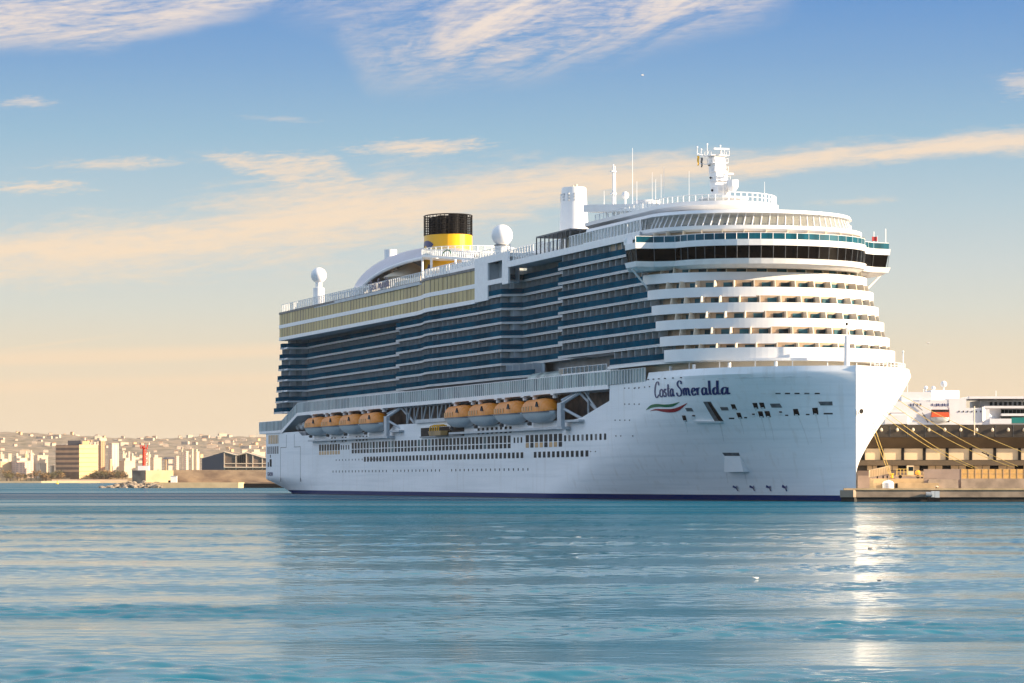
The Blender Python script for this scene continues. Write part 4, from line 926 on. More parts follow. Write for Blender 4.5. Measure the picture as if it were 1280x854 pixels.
# foremast on the bow and bow railings
b = MB().use('white'); b.tube((9, 2.5, 20.9), (9, 2.5, 27.8), .55, .42, n=12); b.tube((9, 2.5, 27.8), (9, 2.5, 29.6), .12, n=6); b.use('dark'); b.ball((9, 2.5, 29.8), .25, 8, 6); b.build('foremast', ship, flipx=True)
b = MB().use('white'); b.tube((3, 10.0, 22.3), (3, 10.0, 25), .12, n=6); b.ball((3, 10, 25), .2, 8, 6); b.build('jackstaff', ship, flipx=True)
railing('foredeck_railing', [(u, HB(u, 22.4)-.6) for u in (3, 6, 9, 13, 18, 24)], 22.4, 1.0, 1.2, glass=None, pr=.04)
for t in (8, 15, 24, 33): b = MB().use('white'); b.tube((t, -HB(t, 22)+.8, 20.9), (t, -HB(t, 22)+.8, 23.3), .3, n=8); b.build('deck_vent', ship, flipx=True)
b = MB().use('white'); p = on_hull(1068, 511)
b.lathe([(.62, 0), (.62, .3)], 0, 0, 16); hp = b.build('hawse_rim', ship, smooth=True, flipx=True); hp.location = (.35, .6, 14.9); hp.rotation_euler = (0, R(90), R(14))
b = MB().use('dark'); b.lathe([(.4, 0), (.4, .34)], 0, 0, 16); hp = b.build('hawse_hole', ship, flipx=True); hp.location = (.38, .6, 14.9); hp.rotation_euler = (0, R(90), R(14))
# registry name on the quarter
cu = bpy.data.curves.new('t', 'FONT'); cu.body = 'GENOVA'; cu.size = 1.5; cu.extrude = .02; to = bpy.data.objects.new('t', cu); C.objects.link(to)
dg = bpy.context.evaluated_depsgraph_get(); me = bpy.data.meshes.new_from_object(to.evaluated_get(dg)); bpy.data.objects.remove(to)
me.materials.clear(); me.materials.append(MT['blue']); ro = bpy.data.objects.new('registry_name', me); C.objects.link(ro); ro.parent = ship; ro.location = (-325.6, -21.06, 4.7); ro.rotation_euler = (R(90), 0, 0)

# ---- flags on the yard arm (they hang from the mast)
for i, (l, m, lab) in enumerate(((-3.6, 'yellow', 'limp yellow signal flag hanging leftmost from the ship\'s radar mast'), (-2.9, 'dgrey', 'limp dark signal flag hanging beside the yellow one on the radar mast'))):
    b = MB().use(m); x, y = SW(60.5, l)
    vs = []; 
    for j in range(6):
        for s_ in (-1, 1): vs.append((s_*(.22-.02*j)+.06*sin(j*2), .1*sin(j*1.3+s_), -j*.36))
    b.faces(vs, [(2*j, 2*j+1, 2*j+3, 2*j+2) for j in range(5)]); o = b.build('signal_flag', loc=(x, y, 63.3-i*.3)); sm = o.modifiers.new('s', 'SOLIDIFY'); sm.thickness = .03; tag(o, lab, 'flag', 'signal flags on the mast')

# ================================================================== LIFEBOATS
def lifeboat():
    root = empty('lifeboat'); n = 30; L = 8.3
    def half(t): return 2.3*(1-abs(t)**3.4)**.55 if abs(t) < 1 else .02
    hullb = MB().use('boatwhite'); can = MB().use('orange'); nv = 10
    ts = np.linspace(-1, 1, n+1)
    vs = []
    for t in ts:
        w = max(half(t), .05); sh = .22*abs(t)**3; dep = 2.0*(1-.75*abs(t)**4)
        for j in range(nv+1):
            a = pi*j/nv; k = abs(sin(a))**.7; vs.append((t*L, -w*cos(a)*(1-.25*k), 2.3+sh-dep*k))
    hullb.faces(vs, [(i*(nv+1)+j, i*(nv+1)+j+1, (i+1)*(nv+1)+j+1, (i+1)*(nv+1)+j) for i in range(n) for j in range(nv)])
    hullb.use('dgrey'); hullb.wall([(t*L, -half(t)-.06) for t in ts[1:-1]], 2.2, 2.42, .12, 1); hullb.wall([(t*L, half(t)+.06) for t in ts[1:-1]], 2.2, 2.42, .12, -1)
    bh = hullb.build('boat_hull', root, smooth=True)
    n = 54; ts = np.linspace(-1, 1, n+1); vs = []
    for q, t in enumerate(ts):
        w = max(half(t)-.02, .05); top = np.interp(t, [-1, -.93, -.8, -.6, .35, .62, .85, 1], [.15, 1.0, 1.9, 2.35, 2.5, 2.3, 1.35, .1]); sh = .22*abs(t)**3
        rib = .07 if q % 3 == 0 else 0
        for (y, z) in ((-1, 0), (-1.0, .35), (-.9, .68), (-.62, .93), (-.3, 1.0), (0, 1.02), (.3, 1.0), (.62, .93), (.9, .68), (1.0, .35), (1, 0)):
            vs.append((t*L*.985, y*(w+rib), 2.38+sh+z*(top+rib)))
    can.faces(vs, [(i*11+j, i*11+j+1, (i+1)*11+j+1, (i+1)*11+j) for i in range(n) for j in range(10)])
    cn = can.build('canopy', root, smooth=True)
    for sg in (-1, 1):
        b = MB().use('window'); y0 = 2.34*sg; y1 = 2.0*sg; b.faces([(3.2, y1, 3.35), (4.8, y1, 3.3), (3.5, y1*.95, 4.3), (3.2, y0*1.0, 3.35), (4.8, y0*.985, 3.3), (3.5, y0*.95, 4.3)], [(0, 1, 2), (3, 4, 5), (0, 1, 4, 3), (1, 2, 5, 4), (2, 0, 3, 5)]); b.build('side_window', cn)
        for q in range(5):
            b = MB().use('amber'); x = -6+q*1.75; w = half(x/L)+.05; b.box(x-.2, x+.2, min(sg*w, sg*(w-.25)), max(sg*w, sg*(w-.25)), 2.6, 3.5); b.build('canopy_panel', cn)
    b = MB().use('dgrey'); b.box(-6.9, -6.3, -.25, .25, -.1, 1.2); b.tube((-6.6, 0, .3), (-7.3, 0, .3), .42, n=10); b.build('propeller_nozzle', bh)
    return root
proto = lifeboat(); pos = ['foremost', 'second', 'third', 'fourth']
slots = [(96.2, -22.0), (113.8, -22), (131, -22), (148, -22), (216.5, -22.0), (234.5, -22), (251.6, -22), (268.3, -22)]
labs = ['orange roofed lifeboat foremost of the front four, beside the white davit near the bow', 'orange roofed lifeboat second from the bow in the front group of four', 'orange roofed lifeboat third from the bow in the front group of four', 'orange roofed lifeboat rearmost of the front four, above the tender opening',
        'orange roofed lifeboat foremost of the rear four, beside the aft davit', 'orange roofed lifeboat second from the front in the rear group of four', 'orange roofed lifeboat third from the front in the rear group of four', 'orange roofed lifeboat nearest the stern of the whole ship']
for i, (u, l) in enumerate(slots):
    o = proto if i == 0 else copy_tree(proto); x, y = SW(u, l); o.location = (x, y, 14.35); o.rotation_euler = (0, 0, atan2(AY, AX)); o.name = 'lifeboat'
    tag(o, labs[i], 'lifeboat', 'lifeboats along the ship side')
# small tender in the low opening
b0 = empty('rescue_boat', (*SW(163.5, -21.9), 13.2), atan2(AY, AX)); tag(b0, 'small yellow rescue boat stowed in the low side opening below the front lifeboats', 'rescue boat')
b = MB().use('amber'); b.prism([(-5, -1), (3.6, -1), (5, 0), (3.6, 1), (-5, 1)], 0, 1.0, [(-5.2, -1.2), (4, -1.2), (5.6, 0), (4, 1.2), (-5.2, 1.2)]); b.build('boat_hull', b0)
b = MB().use('yellow')
for x in (-4.2, -2.4, -.8, .8, 2.2): b.path([(x, -1.1, 1), (x, -1.0, 2.0), (x, 0, 2.3), (x, 1, 2), (x, 1.1, 1)], .14, 6)
b.build('frame', b0)

# ================================================================== QUAY, PIER
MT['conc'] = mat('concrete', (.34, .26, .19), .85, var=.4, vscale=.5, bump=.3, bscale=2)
MT['concl'] = mat('sunlit_concrete', (.56, .40, .22), .85, var=.25, vscale=.6)  # brighter, warmer copy of the concrete, with sunlight put into its colour
MT['weed'] = mat('tidal_band', (.03, .025, .02), .7, var=.4)
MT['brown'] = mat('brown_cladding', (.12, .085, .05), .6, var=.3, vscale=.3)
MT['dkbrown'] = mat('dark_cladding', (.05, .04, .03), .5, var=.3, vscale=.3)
MT['panel'] = mat('cream_panel', (.80, .62, .40), .6, var=.14, vscale=.25)
MT['panelo'] = mat('ochre_mesh_panel', (.72, .42, .13), .7, var=.2, vscale=2)
MT['rope'] = mat('mooring_rope', (.70, .50, .14), .8, var=.3, vscale=3)
MT['wallc'] = mat('painted_blockwork', (.36, .27, .22), .8, var=.2, vscale=.4)
MT['ferryw'] = mat('ferry_paint', (.74, .74, .76), .5, var=.08, vscale=.3)
MT['fteal'] = mat('ferry_teal', (.0, .18, .17), .5)
MT['oboat'] = mat('ferry_boat_red', (.62, .09, .02), .5)
q0 = [(53.6, 477.2), (260, 477.2), (260, 1400)]
def W2(u, l): x, y = SW(u, l); return (x, y)
side = [W2(330, 24.5), W2(120, 24.5), W2(60, 24), W2(25, 16), W2(8, 7.5), W2(-1.5, 2.6), W2(-4.5, -2.6)]
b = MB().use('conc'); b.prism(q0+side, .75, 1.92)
b.use('weed'); b.prism([(p[0]*.999+.25, p[1]+.3) for p in q0+side], -2, .75)
b.use('conc'); 
o = b.build('quay'); tag(o, kind='structure')
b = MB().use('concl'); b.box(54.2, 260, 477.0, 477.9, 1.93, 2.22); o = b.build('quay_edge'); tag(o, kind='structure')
def thing(name, label, cat, loc, group=None, rz=0): return tag(empty(name, loc, rz), label, cat, group)
# raised sunlit apron behind the bow
t = thing('loading_platform', 'low sunlit concrete platform on the quay just right of the bow', 'platform', (61, 490, 1.92))
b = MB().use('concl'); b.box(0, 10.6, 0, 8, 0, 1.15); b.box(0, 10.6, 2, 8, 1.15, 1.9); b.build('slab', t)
b = MB().use('dark'); b.box(1.1, 1.4, -.25, -.02, 0, 1.0); b.build('fender', t); b = MB().use('dark'); b.box(3.3, 3.7, -.25, -.02, 0, 1.1); b.build('fender', t)
t = thing('storage_tank', 'rounded white storage tank on the quay beside the bow', 'tank', (62.4, 484.5, 1.92)); b = MB().use('white'); b.lathe([(.85, 0), (.95, .3), (.95, 1.15), (.7, 1.45), (.25, 1.58)], 0, 0, 20); b.build('tank_shell', t, smooth=True); b = MB().use('grey'); b.tube((0, 0, 1.5), (0, 0, 1.75), .15); b.build('tank_cap', t)
# gangway (ribbed tilted tube on legs)
t = thing('gangway', 'tilted cream ribbed gangway on legs on the quay near the bow', 'gangway', (wx(1087.5, 500), 500, 0))
z0, z1 = wz(597, 500), wz(592, 500); b = MB().use('panel'); Lg = wx(1113, 500)-wx(1087.5, 500)
b.hexa([(0, 0, z0), (Lg, 0, z1), (Lg, 1.6, z1), (0, 1.6, z0), (0, 0, z0+1.25), (Lg, 0, z1+1.35), (Lg, 1.6, z1+1.35), (0, 1.6, z0+1.25)]); b.use('concl')
for i in range(13): x = Lg*i/12; z = z0+(z1-z0)*i/12; b.box(x-.04, x+.04, -.06, 0, z, z+1.28)
b.build('gangway_tube', t); b = MB().use('dark')
for x in (1.3, 2.3, 3.0): b.box(x-.1, x+.1, .2, .6, 3.8, z0+.3)
b.build('gangway_legs', t)
# utility truck with platform cage
t = thing('utility_vehicle', 'small yellow work vehicle with cab and railings parked on the sunlit platform', 'work vehicle', (wx(1121, 497), 497, 3.82))
b = MB().use('dark'); [b.tube((x, -.05, .3), (x, .2, .3), .3, n=14) for x in (.6, 3.6)]; b.build('wheel', t)
b = MB().use('concl'); b.box(0, 4.4, 0, 1.6, .35, .6); b.build('chassis', t)
b = MB().use('panel'); b.box(1.9, 2.9, 0, 1.5, .6, 2.2); b.use('window'); b.box(2.0, 2.8, -.03, 0, 1.3, 2.0); b.build('cab', t)
b = MB().use('rope')
for x in (0, .6, 1.2, 1.8): b.tube((x, 0, .6), (x, 0, 1.6), .05); 
b.tube((0, 0, 1.6), (1.8, 0, 1.6), .05); b.tube((0, 0, 1.1), (1.8, 0, 1.1), .04); b.build('cage', t)
b = MB().use('yellow'); b.ball((3.7, .7, .95), .5, 12, 8); b.build('hose_reel', t)
t = thing('railing_cart', 'low barred handcart at the right end of the sunlit platform', 'cart', (wx(1146, 496.5), 496.5, 3.82))
b = MB().use('concl'); b.box(0, 1.1, 0, .8, .25, .35)
for x in np.linspace(0, 1.1, 6): b.tube((x, 0, .3), (x, 0, 1.1), .03)
b.tube((0, 0, 1.1), (1.1, 0, 1.1), .04); b.build('cart_frame', t); b = MB().use('dark'); [b.tube((x, -.05, .15), (x, .1, .15), .15, n=10) for x in (.2, .9)]; b.build('wheel', t)
t = thing('bollard', 'squat yellow mooring bollard where two ropes end near the bow', 'bollard', (wx(1115, 493), 493, 3.82)); b = MB().use('yellow'); b.lathe([(.3, 0), (.2, .2), (.2, .6), (.38, .75), (.3, .85)], 0, 0, 14); b.build('bollard_post', t); b = MB().use('dark'); b.box(-.5, .5, -.4, .4, -.01, .08); b.build('bollard_base', t)
# quay wall with ochre mesh panels
t = thing('quay_wall', 'long low concrete wall topped by ochre mesh fence panels on the quay edge', 'wall', (wx(1155, 492), 492, 1.92))
Xe = wx(1300, 492)-wx(1155, 492); zt = wz(586.5, 492)-1.92; zm = wz(598.5, 492)-1.92
b = MB().use('wallc'); b.box(0, 6.2, 0, .5, zm, zt); b.box(0, 6.2, -.03, .5, 0, zm)
b.use('conc'); b.hexa([(6.2, -.6, 0), (Xe, -.6, 0), (Xe, .5, 0), (6.2, .5, 0), (6.2, -.1, zm), (Xe, -.1, zm), (Xe, .5, zm), (6.2, .5, zm)]); b.hexa([(.3, -.9, 0), (5.7, -.9, 0), (5.7, -.05, 0), (.3, -.05, 0), (.8, -.2, zm-.1), (5.7, -.2, zm-.1), (5.7, -.05, zm-.1), (.8, -.05, zm-.1)]); b.build('wall_body', t)
for i in range(12):
    x = 6.25+i*1.18
    if x > Xe: break
    b = MB().use('panelo'); b.box(x+.04, x+1.14, 0, .1, zm+.02, zt); b.use('wallc'); b.box(x-.04, x+.04, -.05, .15, zm, zt); b.box(x, x+1.18, -.03, .13, (zm+zt)/2-.03, (zm+zt)/2+.03); b.build('mesh_panel', t)
t = thing('fender_block', 'grey rubber fender cluster hanging on the pier front below the wall end', 'fender', (wx(1158, 476.6), 476.6, 0))
b = MB().use('grey'); b.tube((-.1, -.15, 1.2), (.9, -.15, 1.2), .42, n=12); b.build('fender_roll', t, smooth=True); b = MB().use('lgrey'); b.box(.75, 1.3, -.4, .2, .75, 1.75); b.box(1.35, 2.1, -.4, .2, .7, 1.75); b.build('fender_pad', t); b = MB().use('dark'); b.box(.1, 2.2, -.3, .3, 0, .7); b.build('fender_chain', t)
t = thing('quay_bollard', 'pale round bollard on the pier edge above the fender cluster', 'bollard', (wx(1170.5, 479), 479, 1.92)); b = MB().use('dark'); b.lathe([(.25, 0), (.16, .15), (.16, .4)], 0, 0, 12); b.build('bollard_post', t); b = MB().use('panel'); b.lathe([(.16, .4), (.32, .5), (.3, .62), (.1, .7)], 0, 0, 12); b.build('bollard_cap', t)
# ---- terminal
TY = 560; tx = lambda px: wx(px, TY); tz = lambda py: wz(py, TY)
t = thing('port_terminal', 'long dark brown port terminal with cream wall panels behind the quay at right', 'terminal building', (0, TY, 0))
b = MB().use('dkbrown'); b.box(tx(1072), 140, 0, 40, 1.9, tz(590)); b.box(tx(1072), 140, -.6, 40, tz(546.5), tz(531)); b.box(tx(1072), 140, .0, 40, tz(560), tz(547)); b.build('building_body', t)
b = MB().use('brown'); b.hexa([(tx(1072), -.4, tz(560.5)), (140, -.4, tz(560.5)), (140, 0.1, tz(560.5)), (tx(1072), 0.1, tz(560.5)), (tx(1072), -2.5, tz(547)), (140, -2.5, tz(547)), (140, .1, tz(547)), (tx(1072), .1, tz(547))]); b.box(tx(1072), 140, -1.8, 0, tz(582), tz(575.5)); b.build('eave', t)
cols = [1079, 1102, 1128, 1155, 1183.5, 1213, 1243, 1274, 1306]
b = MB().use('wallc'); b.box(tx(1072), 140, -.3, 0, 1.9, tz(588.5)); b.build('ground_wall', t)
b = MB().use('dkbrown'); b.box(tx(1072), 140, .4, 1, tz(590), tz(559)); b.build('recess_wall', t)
for a, c in zip(cols[:-1], cols[1:]):
    b = MB().use('panel'); b.box(tx(a)+.28, tx(c)-.28, -.25, .3, tz(575), tz(560.8)); b.build('wall_panel', t)
    b = MB().use('panel'); b.box(tx(a)+.8, tx(c)-.9, -.15, .3, tz(588), tz(582.3)); b.use('brown'); b.box((tx(a)+tx(c))/2-.05, (tx(a)+tx(c))/2+.05, -.2, .3, tz(588), tz(582.3)); b.build('low_window', t)
    b = MB().use('dark'); b.box(tx(c)-.7, tx(c)+.6, -.2, .3, tz(588.4), tz(582.2)); b.build('doorway', t)
for c in cols: b = MB().use('dark'); b.box(tx(c)-.28, tx(c)+.28, -.5, -.26, tz(575.4), tz(553)); b.build('column', t)
for i in range(12): px = 1101+i*19.8; b = MB().use('cream'); b.ball((tx(px), -.9, tz(537.5)), .28, 10, 8, 1.3); b.tube((tx(px), -.9, tz(537.5)), (tx(px), -.6, tz(535)), .06); b.build('wall_lamp', t)
for i in range(11): px = 1112+i*22; b = MB().use('dgrey'); b.box(tx(px)-.03, tx(px)+.03, -.66, -.6, tz(546), tz(531.5)); b.build('panel_joint', t)
b = MB().use('cream'); b.tube((tx(1217), -1.0, tz(544)), (tx(1217), -1.0, tz(508)), .1, n=6); b.build('flagpole', t)
# mooring lines
def rope(a, c, sag, lab, r=.05):
    a = np.array(a); c = np.array(c); pts = [a+(c-a)*s_-np.array([0, 0, 4*sag*s_*(1-s_)]) for s_ in np.linspace(0, 1, 15)]
    b = MB().use('rope'); b.path(pts, r, 6); o = b.build('mooring_line'); tag(o, lab, 'mooring line', 'mooring lines from the bow to the quay'); return o
def hp_(u, z): x, y = SW(u, HB(u, z)+.05); return (x, y, z)
def tgt(px, py, Y): return (wx(px, Y), Y, wz(py, Y))
rope(hp_(3.0, 15.0), tgt(1113.5, 597.5, 493), .3, 'taut mooring line dropping steeply from the bow to the yellow bollard, left one')
rope(hp_(4.2, 15.0), tgt(1116, 597.5, 493), .3, 'taut mooring line dropping steeply from the bow to the yellow bollard, right one')
rope(hp_(12, 14.6), tgt(1216.5, 585.5, 493), .8, 'yellow mooring line slanting down to the wall by the first mesh panel, lower one')
rope(hp_(13.5, 15.2), tgt(1222, 585.5, 493), .8, 'yellow mooring line slanting down to the wall by the first mesh panel, upper one')
rope(hp_(15, 16.4), tgt(1266, 584, 493), 1.0, 'long yellow mooring line reaching far right along the mesh wall, lower one')
rope(hp_(16.5, 17.4), tgt(1272, 583, 493), .8, 'long yellow mooring line reaching far right along the mesh wall, upper one')
o = rope(hp_(17.5, 18.2), tgt(1310, 577, 500), .6, 'highest yellow mooring line running out of the picture at right')
t = thing('rat_guard', 'dark disc rat guard on the long mooring line before the cream panels', 'rat guard', tgt(1234, 568.6, 492.5)); b = MB().use('dark'); b.lathe([(.1, -.05), (.45, 0), (.1, .06)], 0, 0, 14); o = b.build('disc', t); o.rotation_euler = (R(20), R(60), 0); b = MB().use('dark'); b.tube((-.9, 0, .42), (.3, 0, -.1), .1); b.build('sleeve', t)

# ---- ferry behind the terminal
FY = 800; fx = lambda px: wx(px, FY); fz = lambda py: wz(py, FY)
t = thing('ferry', 'white ferry with orange lifeboat and teal stripe moored behind the terminal', 'ferry', (0, FY, 0))
b = MB().use('ferryw'); b.prism([(fx(1098), 12), (fx(1108), 1), (fx(1125), 0), (fx(1330), 0), (fx(1330), 26), (fx(1125), 26), (fx(1108), 23)], -1, fz(528)); b.build('ferry_hull', t)
def fb(nm, x0, x1, y0, y1, d0=0, d1=22, m='ferryw', skew=0):
    b = MB().use(m); b.prism([(fx(x0), d0), (fx(x1), d0+skew), (fx(x1), d1), (fx(x0), d1)], fz(y1), fz(y0)); return b.build(nm, t)
fb('superstructure', 1114, 1164, 502, 528, .2); fb('superstructure', 1187, 1237, 510, 528, .2); fb('superstructure', 1186, 1208, 498, 510, .2); fb('superstructure', 1163, 1187, 500, 512, .3); fb('boat_recess', 1163, 1187, 512, 529, 3, 22, 'grey')
fb('bridge_house', 1127.5, 1165, 490, 502, 1); fb('bridge_house', 1165, 1203, 487.5, 500, 1.5, 20, skew=4)
fb('foredeck', 1106, 1134, 519, 530, -.5, 18); fb('foredeck_bulwark', 1109, 1133, 514.5, 516, 0, 14)
fb('aft_house', 1228, 1310, 500, 529, 4, 22, 'grey')
for y, x0 in ((495.5, 1212), (507.5, 1230), (517, 1252)): fb('aft_deck', x0, 1310, y, y+3.0, .0, 20)
fb('aft_wing', 1228, 1254, 509, 527, -.4, 6, 'ferryw', 4); fb('side_bulwark', 1237, 1264, 523.5, 530, -.5, 2); fb('teal_stripe', 1264, 1310, 522, 529, -.5, 2, 'fteal')
for i in range(9): fb('deck_window', 1240+i*6, 1243.5+i*6, 502, 506.5, 3.8, 3.9, 'window'); fb('deck_window', 1254+i*5, 1258+i*5, 512, 516.5, 3.8, 3.9, 'window')
for i in range(6): fb('porthole', 1198.5+i*5.4, 1199.6+i*5.4, 513.5, 515.5, .05, .2, 'dark')
for x in (1138, 1141.5, 1146.5, 1150.5, 1165, 1170.5, 1173, 1177.5, 1180.5, 1184.8): fb('window', x, x+1.1, 504.5, 507.6, .1, .25, 'blue')
for x, y, w, h in ((1115.5, 530.5, 6, 4.5), (1127.5, 530.3, 6.5, 4.5)): fb('hatch', x, x+w, y, y+h, -.1, .1, 'dark')
for x, y, r in ((1183, 479.5, .9), (1170, 484.5, .6), (1160.5, 484, .55)):
    b = MB().use('white'); b.ball((fx(x), 5, fz(y)), r, 14, 10); b.tube((fx(x), 5, fz(490)), (fx(x), 5, fz(y)), .2); b.build('radome', t, smooth=True)
for x, y0 in ((1127.6, 484), (1137, 480), (1248, 488), (1157, 486)): b = MB().use('white'); b.tube((fx(x), 4, fz(500)), (fx(x), 4, fz(y0)), .09, n=5); b.build('antenna', t)
b = MB().use('white')
for i in range(14): x = 1150+i*1.5; b.tube((fx(x), .6, fz(501.8)), (fx(x), .6, fz(498)), .05, n=4)
b.tube((fx(1150), .6, fz(498)), (fx(1171), .6, fz(498)), .06, n=4); b.build('ferry_railing', t)
b = MB().use('dgrey'); b.path([(fx(1142), -.1, fz(504)), (fx(1153), -.1, fz(513))], .12); b.path([(fx(1153), -.1, fz(516)), (fx(1160), -.1, fz(528))], .15); b.build('ladder', t)
lb_ = thing('ferry_lifeboat', 'orange topped lifeboat hanging in the recess of the ferry', 'lifeboat', (fx(1174.8), FY-.2, fz(529)))
b = MB().use('boatwhite'); vs = []; n = 16
for i in range(n+1):
    s_ = -1+2*i/n; w = 1.1*max(.05, (1-s_**4)); d = 1.5*(1-.5*abs(s_)**3)
    for j in range(7): a = pi*j/6; vs.append((s_*2.5, -w*cos(a), 1.6-d*sin(a)))
b.faces(vs, [(i*7+j, i*7+j+1, (i+1)*7+j+1, (i+1)*7+j) for i in range(n) for j in range(6)]); b.build('boat_hull', lb_, smooth=True)
b = MB().use('oboat'); b.prism([(-2.5, -.9), (2.5, -.9), (2.6, .9), (-2.5, .9)], 1.65, 3.0, [(-2.2, -.7), (2.3, -.7), (2.3, .7), (-2.2, .7)]); b.build('canopy', lb_)

# ================================================================== BREAKWATER (left)
BYd = 1400; bx = lambda px: wx(px, BYd); bz = lambda py: wz(py, BYd)
MT['stone'] = mat('breakwater_stone', (.40, .29, .19), .9, var=.45, vscale=.12, stretch=(1, 1, 2.5), vcol=(.20, .14, .10))
MT['stonel'] = mat('pale_stone', (.62, .47, .28), .9, var=.2, vscale=.2)
MT['rock'] = mat('rock', (.38, .30, .22), .95, var=.6, vscale=.8, bump=.6, bscale=1.5)
MT['redp'] = mat('red_tower_paint', (.62, .035, .01), .5)
t = thing('breakwater_wall', 'tall stone breakwater wall with square end block left of the ship', 'breakwater', (0, BYd, 0))
b = MB().use('stonel'); b.hexa([(bx(182.5), 0, .5), (bx(215), 6, .5), (bx(215), 20, .5), (bx(182.5), 20, .5), (bx(182.5), 0, bz(588)), (bx(215), 6, bz(588)), (bx(215), 20, bz(588)), (bx(182.5), 20, bz(588))])
b.use('stone'); b.box(bx(215), 40, 6, 16, .5, bz(587.5)); b.build('long_wall', t)
b = MB().use('stone'); b.hexa([(bx(160.5), 14, .5), (bx(182.3), -.5, .5), (bx(182.3), 22, .5), (bx(160.5), 30, .5), (bx(160.5), 14, bz(588)), (bx(182.3), -.5, bz(588)), (bx(182.3), 22, bz(588)), (bx(160.5), 30, bz(588))]); b.build('end_block', t)
b = MB().use('stonel'); b.prism([(bx(184), -8), (bx(300), -8), (bx(306), -2), (bx(306), 8), (bx(184), 6)], -1, bz(603.2)); b.use('stone'); b.box(bx(306.2), 40, -2, 8, -1, bz(602.5)); b.use('dark'); b.box(bx(306), 40, -3, -2.1, -1, bz(604.5)); b.build('lower_quay', t)
def rockm(r):
    b = MB().use('rock'); n, m = 7, 5; vs = [(0, 0, r*.7)]; 
    for j in range(1, m):
        for i in range(n): k = rng.uniform(.75, 1.2); a = 2*pi*i/n; vs.append((r*k*1.3*sin(pi*j/m)*cos(a), r*k*sin(pi*j/m)*sin(a), r*.7*cos(pi*j/m)))
    vs.append((0, 0, -r*.7)); fs = [(0, 1+i, 1+(i+1) % n) for i in range(n)]
    for j in range(m-2):
        for i in range(n): a = 1+j*n; fs.append((a+i, a+n+i, a+n+(i+1) % n, a+(i+1) % n))
    l = len(vs)-1; fs += [(l, l-n+(i+1) % n, l-n+i) for i in range(n)]; b.faces(vs, fs); return b
protos = [rockm(1.5).build('boulder') for _ in range(4)]
first = True
for i in range(70):
    px = 131+73*(i/70)+rng.uniform(-1.5, 1.5); topy = np.interp(px, [130, 145, 165, 200], [609.5, 605.5, 602.5, 604]); s_ = rng.uniform(.5, 1.15)*(1.5 if px > 150 else 1)
    o = protos[i] if i < 4 else protos[i % 4].copy()
    if i >= 4: C.objects.link(o)
    lay = rng.random(); o.location = (bx(px), BYd-14+lay*12, max(-.2, (bz(topy)-.6)*lay)); o.scale = (s_, s_, s_*.8); o.rotation_euler = (rng.uniform(-.5, .5), rng.uniform(-.5, .5), rng.uniform(0, 6))
    tag(o, 'rough brown boulder in the rock heap at the breakwater end', 'boulder', 'boulders heaped at the breakwater end')
t = thing('kiosk', 'small white cabin on the lower quay in front of the breakwater wall', 'kiosk', (bx(214.5), BYd-4, bz(603.2)))
b = MB().use('white'); b.box(0, 2.9, 0, 2.5, 0, 3.0); b.build('cabin_wall', t); b = MB().use('lgrey'); b.box(-.2, 3.1, -.2, 2.7, 3.0, 3.2); b.build('roof', t); b = MB().use('dark'); b.box(-1.2, -.1, .2, 1, 0, 1); b.build('locker', t)
t = thing('beacon_tower', 'slender red beacon tower standing on the breakwater head', 'beacon', (bx(175.3), BYd+14, bz(588)))
b = MB().use('white'); b.prism([(-2.6, -2.6), (2.6, -2.6), (2.6, 2.6), (-2.6, 2.6)], 0, 2.2); b.build('base', t)
b = MB().use('redp'); b.tube((0, 0, 2.2), (-.1, 0, 11.6), .85, .6, n=10); b.build('column', t)
b = MB().use('redp'); b.box(-1.6, 1.6, -1, 1, 10.6, 11.0)
for x in (-1.6, -.8, .2, 1.5): b.tube((x, 0, 11), (x*1.2, 0, 12.4), .2, n=5)
for z in (3.5, 5.5, 7.5, 9): b.tube((.5, 0, z), (1.6, 0, z+1.4), .14, n=5); b.tube((1.6, 0, z+1.4), (.5, 0, z+1.9), .14, n=5)
b.build('gallery', t)

# ================================================================== TOWN, HILLS
def houses_wall(name, col, sx, sz, wcol=(.08, .07, .07)):
    m = bpy.data.materials.new(name); m.use_nodes = True; t = m.node_tree; b = t.nodes['Principled BSDF']; b.inputs['Roughness'].default_value = .8
    tc = t.nodes.new('ShaderNodeTexCoord'); s = t.nodes.new('ShaderNodeSeparateXYZ'); t.links.new(tc.outputs['Object'], s.inputs[0])
    def pulse(x, per, lo):
        a = t.nodes.new('ShaderNodeMath'); a.operation = 'DIVIDE'; t.links.new(x, a.inputs[0]); a.inputs[1].default_value = per
        f = t.nodes.new('ShaderNodeMath'); f.operation = 'FRACT'; t.links.new(a.outputs[0], f.inputs[0])
        g = t.nodes.new('ShaderNodeMath'); g.operation = 'GREATER_THAN'; t.links.new(f.outputs[0], g.inputs[0]); g.inputs[1].default_value = lo; return g.outputs[0]
    ad = t.nodes.new('ShaderNodeMath'); t.links.new(s.outputs[0], ad.inputs[0]); t.links.new(s.outputs[1], ad.inputs[1])
    mu = t.nodes.new('ShaderNodeMath'); mu.operation = 'MULTIPLY'; t.links.new(pulse(ad.outputs[0], sx, .55), mu.inputs[0]); t.links.new(pulse(s.outputs[2], sz, .5), mu.inputs[1])
    mi = t.nodes.new('ShaderNodeMix'); mi.data_type = 'RGBA'; t.links.new(mu.outputs[0], mi.inputs[0]); mi.inputs[6].default_value = (*col, 1); mi.inputs[7].default_value = (*wcol, 1)
    t.links.new(mi.outputs[2], b.inputs['Base Color']); return m
MT['apt1'] = houses_wall('apartment_white', (.64, .56, .46), 5, 3.4, (.35, .30, .26))
MT['apt2'] = houses_wall('apartment_terracotta', (.52, .30, .17), 4, 3.2, (.22, .13, .09))
MT['apt3'] = houses_wall('apartment_pink', (.60, .44, .36), 6, 3.2, (.35, .26, .22))
